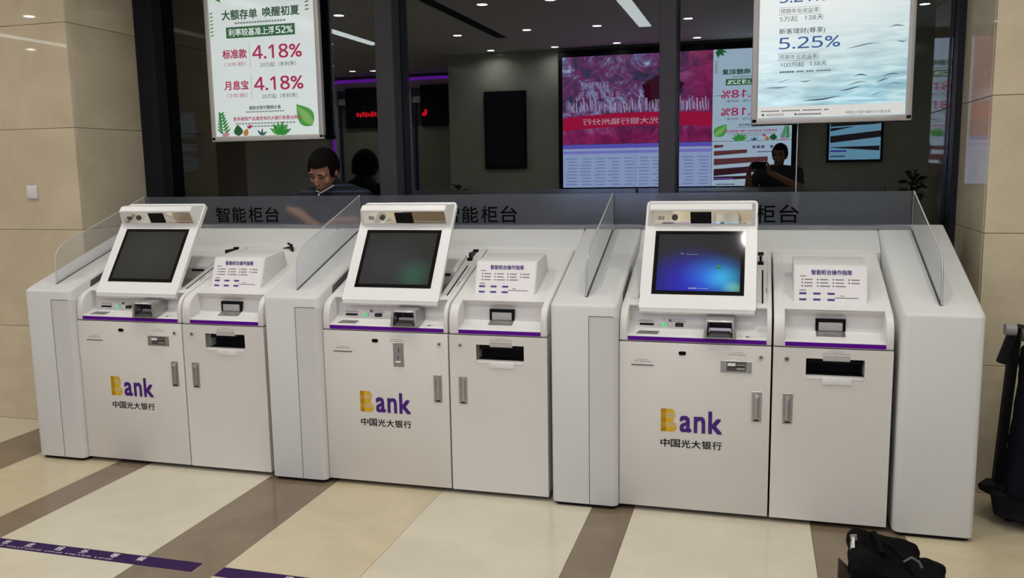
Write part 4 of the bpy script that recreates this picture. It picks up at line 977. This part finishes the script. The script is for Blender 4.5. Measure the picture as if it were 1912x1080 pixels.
Mb().cyl((.972, 3.79, .825), (1.012, 3.79, .825), .024, n=18).obj('handle_joint', M_grey, tr, smooth=True)
Mb().cyl((1.030, 3.785, .805), (1.075, 3.785, .805), .026, n=18).obj('handle_joint', M_dgrey, tr, smooth=True)
Mb().hexa([(.950, 3.78, .69), (.985, 3.78, .68), (.985, 3.81, .68), (.950, 3.81, .69), (.985, 3.785, .805), (1.02, 3.785, .80), (1.02, 3.815, .80), (.985, 3.815, .805)], bev=.005).obj('grip', M_black, tr)
soft_lump('load_bag', mat('navy_black_cloth', (.005, .005, .009, 1), .8, spec=0.08), tr, [('hexa', [(1.000, 3.70, .15), (1.24, 3.68, .15), (1.25, 3.84, .15), (1.005, 3.85, .15), (1.045, 3.73, .76), (1.24, 3.73, .76), (1.25, 3.83, .76), (1.045, 3.83, .76)])], voxel=.012, disp=(.02, .09))
tag(tr, 'black folding trolley with grey joints against the right stone pier', 'trolley')

# ------------------------------------------------------------------ people
def head_frame(c, face, roll=0.0):
    f = Vector(face).normalized(); r = f.cross(Vector((0, 0, 1))).normalized()   # right hand of the person is -r seen from front
    u = r.cross(f).normalized()
    q = Matrix.Rotation(roll, 3, f); r = q @ r; u = q @ u
    M = Matrix((r, f, u)).transposed()
    return Vector(c), M
def head_parts(c, M):
    P = lambda x, y, z: c + M @ Vector((x, y, z))
    return [('ball', P(0, -.012, .022), (.074, .094, .088), M), ('ball', P(0, .020, -.045), (.058, .066, .072), M), ('ball', P(0, .045, -.085), (.034, .034, .028), M),
            ('ball', P(0, .090, -.018), (.013, .020, .026), M), ('ball', P(0, .100, -.033), (.017, .014, .012), M),
            ('ball', P(-.032, .070, .018), (.028, .018, .012), M), ('ball', P(.032, .070, .018), (.028, .018, .012), M),
            ('ball', P(-.042, .058, -.028), (.024, .024, .022), M), ('ball', P(.042, .058, -.028), (.024, .024, .022), M),
            ('ball', P(0, .082, -.060), (.024, .014, .010), M),
            ('ball', P(-.077, -.006, -.010), (.009, .018, .030), M), ('ball', P(.077, -.006, -.010), (.009, .018, .030), M)]
def face_details(c, M, parent):
    P = lambda x, y, z: c + M @ Vector((x, y, z))
    for sx in (-1, 1):
        Mb().ball(P(sx * .030, .083, .024), (.019, .005, .0035), M).obj('eyebrow', M_hair, parent, smooth='all')
        Mb().ball(P(sx * .030, .080, .002), (.014, .006, .0055), M).obj('eye', mat('dark_eye', (.05, .03, .025, 1), .3), parent, smooth='all')
    Mb().ball(P(0, .0945, -.062), (.020, .004, .0035), M).obj('mouth', mat('lip', (.22, .09, .07, 1), .5), parent, smooth='all')
def hair_cap(c, M, parent, front=.060):
    P = lambda x, y, z: c + M @ Vector((x, y, z))
    b = Mb(); t = bmesh.new(); bmesh.ops.create_uvsphere(t, u_segments=36, v_segments=24, radius=1)
    rr = random.Random(5); kill = []
    for v in t.verts:
        p = Vector((v.co.x * .084, v.co.y * .106 - .014, v.co.z * .104 + .024))
        lim = front if p.y > .045 else (-.02 if p.y > .0 else (-.055 if abs(p.x) > .03 else -.075))
        if p.z < lim: kill.append(v)
        k = 1 + .035 * math.sin(p.x * 190) * math.sin(p.y * 160 + 1) + .02 * rr.random()
        v.co = P(p.x * k, p.y * k, p.z * k)
    bmesh.ops.delete(t, geom=kill, context='VERTS')
    bmesh.ops.solidify(t, geom=t.faces[:], thickness=.012)
    b._take(t); return b.obj('hair', M_hair, parent, smooth='all')
def hand_parts(w, tip, palm_n, curl=.6):
    """palm and five bent fingers; w wrist, tip direction of the fingers, palm_n facing of the palm"""
    w = Vector(w); d = Vector(tip).normalized(); n = Vector(palm_n).normalized(); s = d.cross(n).normalized(); out = []
    pc = w + d * .045
    out.append(('ball', pc, (.038, .048, .017), Matrix((s, d, n)).transposed()))
    for k, (o, L) in enumerate(((-.028, .066), (-.009, .076), (.010, .072), (.028, .056))):
        a = w + d * .078 + s * o; b_ = a + d * (L * .45) + n * (L * .20 * curl); c_ = b_ + d * (L * .30) * (1 - curl * .5) + n * (L * .45 * curl)
        out += [('cap', a, .0098, b_, .0090), ('cap', b_, .0090, c_, .0078)]
    a = w + d * .030 - s * .030; b_ = a + d * .028 - s * .028 + n * .010; c_ = b_ + d * .030 - s * .004 + n * .012
    out += [('cap', a, .013, b_, .011), ('cap', b_, .011, c_, .009)]
    return out

# man leaning over behind the left terminal, between the counter and the glass
MX = -2.42
man = empty('person', (MX, 4.66, 0))
hc, hM = head_frame((MX - .005, 4.575, 1.500), (-.14, -1.0, -.62), roll=-.10)
lsh, rsh = (MX - .180, 4.675, 1.320), (MX + .185, 4.675, 1.325)
lel, rel = (MX - .225, 4.585, 1.275), (MX + .225, 4.60, 1.20)
lwr, rwr = (MX - .095, 4.535, 1.205), (MX + .065, 4.535, 1.205)
torso = [('cap', (MX, 4.70, .98), .118, (MX, 4.675, 1.18), .122), ('cap', (MX - .075, 4.675, 1.20), .108, (MX - .085, 4.665, 1.31), .100), ('cap', (MX + .075, 4.675, 1.20), .108, (MX + .085, 4.665, 1.31), .100), ('cap', lsh, .058, (MX - .03, 4.66, 1.365), .070), ('cap', rsh, .058, (MX + .03, 4.66, 1.365), .070), ('cap', (MX, 4.655, 1.36), .066, (MX, 4.625, 1.415), .056)]
arms_up = [('cap', lsh, .060, Vector(lsh).lerp(Vector(lel), .75), .052), ('cap', rsh, .060, Vector(rsh).lerp(Vector(rel), .75), .052)]
legs = [('cap', (MX - .09, 4.71, .95), .105, (MX - .10, 4.68, .50), .070), ('cap', (MX - .10, 4.68, .50), .068, (MX - .10, 4.72, .09), .045), ('cap', (MX + .09, 4.71, .95), .105, (MX + .10, 4.68, .50), .070), ('cap', (MX + .10, 4.68, .50), .068, (MX + .10, 4.72, .09), .045)]
body = torso + [('cap', lsh, .054, lel, .042), ('cap', lel, .041, lwr, .027), ('cap', rsh, .054, rel, .042), ('cap', rel, .041, rwr, .027), ('cap', (MX, 4.65, 1.38), .055, (MX - .002, 4.60, 1.46), .052)] + legs + head_parts(hc, hM)
body += hand_parts(lwr, (.75, -.05, -.30), (.1, .3, -1)) + hand_parts(rwr, (-.6, -.02, -.25), (-.1, .3, -1))
soft_lump('body', M_skin, man, body, voxel=.0065, it=5)
def stripe_mat():
    m = bpy.data.materials.new('striped_polo_cloth'); m.use_nodes = True; nt = m.node_tree; b = nt.nodes['Principled BSDF']
    tc = nd(nt, 'ShaderNodeTexCoord'); w = nd(nt, 'ShaderNodeTexWave', Scale=9.0, Distortion=.6); w.bands_direction = 'Z'; nt.links.new(tc.outputs['Object'], w.inputs[0])
    r = nd(nt, 'ShaderNodeValToRGB'); r.color_ramp.elements[0].position = .82; r.color_ramp.elements[0].color = (.003, .004, .008, 1); r.color_ramp.elements[1].position = .95; r.color_ramp.elements[1].color = (.03, .05, .10, 1)
    nt.links.new(w.outputs['Fac'], r.inputs[0]); nt.links.new(r.outputs[0], b.inputs['Base Color']); b.inputs['Roughness'].default_value = .85
    return m
grow = lambda ps, d: [(q[0], q[1], q[2] + d, q[3], q[4] + d) for q in ps]
soft_lump('polo_shirt', stripe_mat(), man, grow(torso + arms_up, .011), voxel=.008, it=5)
soft_lump('trousers', M_trous, man, grow(legs, .010) + [('cap', (MX - .05, 4.705, .96), .125, (MX + .05, 4.705, .96), .125)], voxel=.011)
for s in (-1, 1): soft_lump('shoe', M_black, man, [('cap', (MX + s * .10, 4.74, .045), .042, (MX + s * .11, 4.58, .035), .034)], voxel=.010)
hair_cap(hc, hM, man); face_details(hc, hM, man)
cb = [Vector((MX - .045, 4.548, 1.385)), Vector((MX - .010, 4.535, 1.372)), Vector((MX + .030, 4.540, 1.392)), Vector((MX + .062, 4.566, 1.415))]
Mb().tube([tuple(p) for p in cb], .0035).obj('collar_piping', mat('pale_piping', (.5, .48, .46, 1), .6), man, smooth=True)
Mb().ball((MX - .022, 4.533, 1.362), .006).obj('shirt_button', M_switch, man, smooth='all')
tag(man, 'man in a dark striped polo shirt bending his head behind the left counter', 'person')

# the photographer, reflected in the glass
PX = .235
ph = empty('person', (PX, -.34, 0))
hc2, hM2 = head_frame((PX + .012, -.30, 1.585), (-.30, 1.0, -.06))
ls, rs_ = (PX + .195, -.33, 1.385), (PX - .185, -.33, 1.385)     # his right and left shoulders in the world X
le, re_ = (PX + .215, -.17, 1.235), (PX - .315, -.17, 1.215)
lw, rw_ = (.135, -.075, 1.405), (-.075, -.075, 1.395)
torso2 = [('cap', (PX, -.34, .98), .125, (PX, -.345, 1.16), .130), ('cap', (PX - .07, -.34, 1.18), .112, (PX - .08, -.335, 1.32), .105), ('cap', (PX + .07, -.34, 1.18), .112, (PX + .08, -.335, 1.32), .105), ('cap', ls, .064, (PX, -.335, 1.40), .075), ('cap', rs_, .064, (PX, -.335, 1.40), .075)]
legs2 = [('cap', (PX + s * .09, -.34, .95), .108, (PX + s * .10, -.34, .50), .072) for s in (-1, 1)] + [('cap', (PX + s * .10, -.34, .50), .070, (PX + s * .10, -.36, .09), .046) for s in (-1, 1)]
body2 = torso2 + legs2 + head_parts(hc2, hM2) + [('cap', (PX, -.335, 1.40), .055, (PX + .005, -.32, 1.50), .052), ('cap', ls, .056, le, .044), ('cap', le, .043, lw, .028), ('cap', rs_, .056, re_, .044), ('cap', re_, .043, rw_, .028)]
body2 += hand_parts(lw, (-.1, .45, .9), (-.9, .3, 0), .5) + hand_parts(rw_, (.15, .35, .9), (.9, .3, 0), .5)
soft_lump('body', M_skin, ph, body2, voxel=.009, it=4)
soft_lump('shirt', mat('black_shirt_cloth', (.012, .012, .013, 1), .85), ph, grow(torso2 + [('cap', ls, .060, Vector(ls).lerp(Vector(le), .7), .052), ('cap', rs_, .060, Vector(rs_).lerp(Vector(re_), .7), .052)], .012), voxel=.011)
soft_lump('trousers', M_trous, ph, grow(legs2, .010) + [('cap', (PX - .05, -.34, .96), .130, (PX + .05, -.34, .96), .130)], voxel=.012)
for s in (-1, 1): soft_lump('shoe', M_black, ph, [('cap', (PX + s * .10, -.38, .045), .042, (PX + s * .11, -.22, .035), .034)], voxel=.010)
hair_cap(hc2, hM2, ph); face_details(hc2, hM2, ph)
tag(ph, 'person in black taking the photograph, seen only in the glass', 'person')
tag(Mb().box(-.050, .105, -.052, -.043, 1.440, 1.516, bev=.003).obj('smartphone', M_black), 'dark phone held up sideways by the reflected person in black', 'phone')

# ------------------------------------------------------------------ video wall on the rear wall (seen in the glass)
VX0, VX1, VZ0, VZ1 = -2.585, 0.435, 1.205, 2.975
vw = empty('video_wall', ((VX0 + VX1) / 2, RYW, VZ0))
yf = RYW + .085
Mb().box(VX0 - .06, VX1 + .06, RYW + .003, RYW + .07, VZ0 - .05, VZ1 + .09).obj('surround', M_black, vw)
FV = Frame((VX1, yf, VZ0), (-1, 0, 0), (0, 0, 1))     # reads correctly for someone facing the rear wall
VW, VH = VX1 - VX0, VZ1 - VZ0; pw, phh = VW / 3, VH / 3
def crowd_mat(es):
    m = bpy.data.materials.new('campaign_picture'); m.use_nodes = True; nt = m.node_tree; b = nt.nodes['Principled BSDF']
    b.inputs['Base Color'].default_value = (.01, .01, .01, 1); b.inputs['Roughness'].default_value = .4
    tc = nd(nt, 'ShaderNodeTexCoord'); tc.object = vw
    sp = nd(nt, 'ShaderNodeSeparateXYZ'); nt.links.new(tc.outputs['Object'], sp.inputs[0])
    n1 = nd(nt, 'ShaderNodeTexNoise', Scale=3.6, Detail=9.0, Roughness=.72, Distortion=1.2); nt.links.new(tc.outputs['Object'], n1.inputs[0])
    up = nd(nt, 'ShaderNodeValToRGB')
    cols = [(.32, (.02, .02, .05, 1)), (.44, (.06, .05, .13, 1)), (.50, (.22, .03, .13, 1)), (.56, (.16, .15, .36, 1)), (.66, (.60, .62, .90, 1))]
    up.color_ramp.elements[0].position = cols[0][0]; up.color_ramp.elements[0].color = cols[0][1]; up.color_ramp.elements[1].position = cols[-1][0]; up.color_ramp.elements[1].color = cols[-1][1]
    for p, c in cols[1:-1]: e = up.color_ramp.elements.new(p); e.color = c
    nt.links.new(n1.outputs['Fac'], up.inputs[0])
    red = nd(nt, 'ShaderNodeValToRGB'); red.color_ramp.elements[0].position = .3; red.color_ramp.elements[0].color = (.07, .004, .03, 1); red.color_ramp.elements[1].position = .70; red.color_ramp.elements[1].color = (.48, .03, .20, 1)
    nt.links.new(n1.outputs['Fac'], red.inputs[0])
    # crimson takes over towards the right half and the foot
    a = nd(nt, 'ShaderNodeMath', operation='MULTIPLY_ADD'); nt.links.new(sp.outputs[0], a.inputs[0]); a.inputs[1].default_value = .75; nt.links.new(n1.outputs['Fac'], a.inputs[2])
    mr = nd(nt, 'ShaderNodeMapRange'); mr.inputs['From Min'].default_value = .38; mr.inputs['From Max'].default_value = .80; nt.links.new(a.outputs[0], mr.inputs['Value'])
    zr = nd(nt, 'ShaderNodeMapRange'); zr.inputs['From Min'].default_value = 1.05; zr.inputs['From Max'].default_value = .70; nt.links.new(sp.outputs[2], zr.inputs['Value'])
    mm = nd(nt, 'ShaderNodeMath', operation='MAXIMUM'); nt.links.new(mr.outputs[0], mm.inputs[0]); nt.links.new(zr.outputs[0], mm.inputs[1])
    mx = nd(nt, 'ShaderNodeMix', data_type='RGBA'); nt.links.new(mm.outputs[0], mx.inputs['Factor']); nt.links.new(up.outputs[0], mx.inputs['A']); nt.links.new(red.outputs[0], mx.inputs['B'])
    nt.links.new(mx.outputs['Result'], b.inputs['Emission Color']); b.inputs['Emission Strength'].default_value = es
    return m
M_crowd = crowd_mat(WALL_E); M_table = glow('#a9b9e6', WALL_E); M_pale = glow('#bcd2e6', WALL_E)
for rI in range(3):
    for cI in range(3):
        x1p = VX1 - cI * pw; x0p = x1p - pw; z0p = VZ0 + rI * phh; g = .0025
        m = M_pale if cI == 0 else (M_table if rI == 0 else M_crowd)
        Mb().box(x0p + g, x1p - g, RYW + .07, yf, z0p + g, z0p + phh - g).obj('display_panel', m, vw)
# right third: deposit poster over two panels, pencil steps below (first column in reading order)
deposit_poster(Frame((VX1, yf, VZ0 + phh), (-1, 0, 0), (0, 0, 1)), pw, 2 * phh, WALL_E, vw)
br = [glow('#3a1c24', WALL_E), glow('#6a3b3c', WALL_E), glow('#8a5a58', WALL_E)]
def pencil_steps(F, W, H, es, parent, cols, flip=False):
    for k, (v, L, t, dv) in enumerate(((.90, .12, .05, .0), (.76, .42, .08, .02), (.58, .68, .11, .03), (.36, .82, .13, .07), (.20, .96, .06, .02))):
        p = [(W * .03, H * (v - t)), (W * (.03 + L), H * (v - t * .6 + dv)), (W * (.03 + L), H * (v + t * .35 + dv)), (W * .03, H * (v + t * .4 - dv * .4))]
        if flip: p = [(W - u, v_) for u, v_ in p]
        shape(F, p, cols[0 if k > 2 else 1], parent, 'pencil_print', n=.0012)
FP = Frame((VX1, yf, VZ0), (-1, 0, 0), (0, 0, 1))
pencil_steps(FP, pw, phh, WALL_E, vw, br, flip=True)
patch(FP, [(pw * (.06 + .055 * k), pw * (.10 + .055 * k), phh * .83, phh * .89) for k in range(8) if k != 4] + [(pw * .20, pw * .42, phh * .74, phh * .76)], glow('#6d5a86', WALL_E), vw, 'caption_print', n=.0012)
patch(FP, [(pw * .72, pw * .97, phh * .155, phh * .185)], glow('#6a48b8', WALL_E), vw, 'purple_print', n=.0014)
patch(FP, [(pw * (.70 + .03 * k), pw * (.722 + .03 * k), phh * .03, phh * .055) for k in range(8)], glow('#3b4660', WALL_E), vw, 'caption_print', n=.0012)
# rate table
FT = Frame((VX1 - pw, yf, VZ0), (-1, 0, 0), (0, 0, 1)); TW = 2 * pw
patch(FT, [(0.004, TW - .004, phh * .90, phh * .995)], glow('#6a5fd0', WALL_E), vw, 'table_header', n=.0008)
patch(FT, [(0.004, TW - .004, phh * .78, phh * .845)], glow('#8d8ae0', WALL_E), vw, 'table_header', n=.0008)
rr = random.Random(11); r = []
for row in range(9):
    v = phh * (.06 + .075 * row)
    for c in range(10):
        u = TW * (.02 + .098 * c); L = TW * (.05 + .03 * rr.random())
        r.append((u, u + L, v, v + phh * .022))
patch(FT, r, glow('#7f8fc0', WALL_E), vw, 'table_print', n=.0010)
# crowd, banner and captions of the campaign picture
cr = ([], [], [])
for k in range(150):
    u = TW * (.02 + .95 * k / 150 + .012 * rr.random()); v = phh * (1.66 + .10 * rr.random() + .05 * (k / 150))
    h = phh * (.10 + .20 * rr.random()); w = TW * (.003 + .005 * rr.random()); lean = TW * .012 * (rr.random() - .3)
    cr[k % 3].append([(u, v), (u + w, v), (u + w + lean, v + h), (u + lean, v + h)])
for q, c in zip(cr, ('#b9a6d8', '#8d6fb0', '#d9c9e6')):
    b = Mb()
    for w in q: b.poly([FT.p(u, v, .0010) for u, v in w])
    tag(b.obj('crowd_print', glow(c, WALL_E * .8), vw), kind='stuff')
pts = [(TW * t, phh * (1.30 + .10 * math.sin(math.pi * (.15 + .8 * t)))) for t in [k / 14 for k in range(15)]] + [(TW * t, phh * (1.60 + .10 * math.sin(math.pi * (.15 + .8 * t)))) for t in [k / 14 for k in range(14, -1, -1)]]
shape(FT, [(min(max(u, .004), TW - .004), v) for u, v in pts], glow('#c8134a', WALL_E * .8), vw, 'banner_print', n=.0014)
txt(FT, '中国光大银行福州分行', TW * .22, TW * .86, phh * 1.44, phh * 1.585, glow('#e0b8d2', WALL_E * .8), vw, n=.0020, bold=.01)
st = []
for (u0, v0, nn) in ((.68, 2.27, 4), (.60, 2.05, 6)):
    for k in range(nn):
        a = TW * (u0 + .05 * k); w = TW * .036; h = phh * .13; v = phh * v0
        for q in (0, .45, .9): st.append((a + w * .1 * rr.random(), a + w * (.8 + .2 * rr.random()), v + h * q, v + h * (q + .10)))
        for q in (.1 + .2 * rr.random(), .6 + .2 * rr.random()): st.append((a + w * q, a + w * (q + .12), v, v + h))
patch(FT, st, glow('#c9b6d8', WALL_E * .7), vw, 'caption_print', n=.0014)
pg = [(.40, 2.05), (.34, 2.35), (.31, 2.36), (.36, 2.55), (.30, 2.56), (.42, 2.78), (.44, 2.85), (.46, 2.78), (.58, 2.56), (.52, 2.55), (.57, 2.36), (.54, 2.35), (.52, 2.05)]
shape(FT, [(TW * (u - .12), phh * (v - .25)) for u, v in pg], glow('#3d0a22', WALL_E), vw, 'pavilion_print', n=.0009)
tag(vw, 'large video wall of nine panels with red picture and rate table, reflected in the glass', 'video wall')

# smaller advertising screen and blank panel on the rear wall
sc = empty('advertising_screen', (1.20, RYW, 1.50))
Mb().box(.865, 1.535, RYW + .003, RYW + .05, 1.495, 2.46, bev=.004).obj('casing', M_black, sc)
FS = Frame((1.505, RYW + .052, 1.525), (-1, 0, 0), (0, 0, 1))
Mb().box(.895, 1.505, RYW + .045, RYW + .052, 1.525, 2.43).obj('screen', glow('#86bfe0', WALL_E * .7), sc)
for p in ([(.0, .28), (.0, .36), (.60, .30), (.60, .215)], [(.01, .17), (.01, .11), (.59, .155), (.59, .162)], [(.30, .42), (.60, .40), (.60, .36)], [(.08, .44), (.0, .45), (.0, .56), (.6, .52), (.6, .42)]):
    shape(FS, [(u, v) for u, v in p], glow('#2a2328', WALL_E * .5), sc, 'pencil_print', n=.0012)
patch(FS, [(.40, .595, .10, .122)], glow('#4a3fc0', WALL_E * .7), sc, 'purple_print', n=.0012)
patch(FS, [(.42 + .022 * k, .436 + .022 * k, .035, .055) for k in range(8)], glow('#20303c', WALL_E * .6), sc, 'caption_print', n=.0012)
tag(sc, 'small lit advertising screen on the rear wall, reflected below the water poster', 'screen')
bp = empty('blank_display', (-3.42, RYW, 1.48))
Mb().box(-3.727, -3.116, RYW + .003, RYW + .055, 1.479, 2.564, bev=.006).obj('casing', M_black, bp)
Mb().box(-3.69, -3.15, RYW + .054, RYW + .058, 1.52, 2.53).obj('screen', mat('dead_screen', (.008, .009, .012, 1), .15), bp)
tag(bp, 'dark switched-off display on the rear wall, reflected in the middle pane', 'display')

# ------------------------------------------------------------------ teller booths with purple light lines (deep left of the hall)
def booth(x0, x1, sy, lab, chars):
    r = empty('teller_booth', ((x0 + x1) / 2, sy, 0))
    Mb().box(x0, x0 + .12, sy - .10, sy + .02, 0, 2.86).box(x0, x1, sy - .10, sy + .02, 2.86, 3.05).obj('arch', M_wall, r)
    m = glow('#8a1fd0', 2.4); rad = .14
    pts = [(x0 + .03, sy + .03, .9), (x0 + .03, sy + .03, 3.02 - rad)]
    for k in range(1, 6): a = math.pi - k * math.pi / 2 / 5; pts.append((x0 + .03 + rad + rad * math.cos(a), sy + .03, 3.02 - rad + rad * math.sin(a)))
    pts.append((x1, sy + .03, 3.02))
    Mb().tube(pts, .022, n=8).obj('light_line', m, r, smooth=True)
    Mb().box(x0 + .16, x0 + .20, sy + .0, sy + .03, .9, 2.86).obj('inner_light_line', glow('#3a2a80', 0.22), r)
    Mb().box(x0 + .30, x1, sy - .02, sy + .06, 2.22, 2.90).obj('display_box', M_black, r)
    Mb().box(x0 + .16, x1, sy - .02, sy + .05, 2.62, 2.72).obj('cross_beam', M_wall, r)
    FB = Frame((x1, sy + .062, 2.36), (-1, 0, 0), (0, 0, 1))
    patch(FB, chars, glow('#f01024', 4.0), r, 'led_lettering', n=.001)
    Mb().box(x0 + .12, x1, sy - .03, sy, .95, 2.22).obj('booth_panel', mat('olive_grey_panel', (.34, .35, .27, 1), .4), r)
    Mb().box(x0, x1, sy - .10, sy + .32, 0, .95).obj('counter', M_wall, r)
    tag(r, lab, 'booth', 'teller booths with purple light lines')
booth(-7.19, -5.98, -4.25, 'teller booth with purple light arch and longer red sign, far left in the glass', [(.28 + .055 * k, .32 + .055 * k, .04 + .012 * (k % 2), .11 + .012 * (k % 3)) for k in range(8)])
booth(-5.80, -4.32, -4.25, 'teller booth with purple light arch and one red mark, right of the mullion', [(1.06, 1.11, .05, .14), (1.08, 1.15, .03, .09)])
# ------------------------------------------------------------------ potted plants by the rear wall
def plant(x, y, pot_h, top, spread, seed, lab):
    r = empty('potted_plant', (x, y, 0)); rr = random.Random(seed)
    pr = .16
    Mb().cyl((x, y, 0), (x, y, pot_h), pr * .8, pr, n=20).obj('pot', M_pot, r, smooth=True)
    Mb().cyl((x, y, pot_h - .01), (x, y, top - .12), .014, .008, n=8).obj('stem', M_trous, r)
    for k in range(46):
        a = rr.random() * 6.283; z = pot_h + .05 + (top - pot_h - .12) * (.25 + .75 * rr.random()); L = spread * (.6 + .6 * rr.random()); el = .15 + .9 * rr.random()
        d = Vector((math.cos(a) * math.cos(el), math.sin(a) * math.cos(el), math.sin(el) * .7)); s = d.cross(Vector((0, 0, 1))).normalized() * (.030 + .02 * rr.random())
        p0 = Vector((x, y, z)) + d * .03; p1 = p0 + d * L * .5 + Vector((0, 0, .02)); p2 = p0 + d * L - Vector((0, 0, L * .25))
        if p2.y < RYW + .02: continue
        b = Mb(); b.poly([p0, p1 - s, p2, p1 + s]); b.obj('leaf', M_leaf, r)
    tag(r, lab, 'plant', 'potted plants by the rear wall')
plant(1.84, -1.85, .55, 1.36, .26, 3, 'leafy potted plant reflected in the glass beside the right pier')
plant(-4.00, -1.80, .45, 1.27, .24, 8, 'leafy potted plant reflected below the dark display')
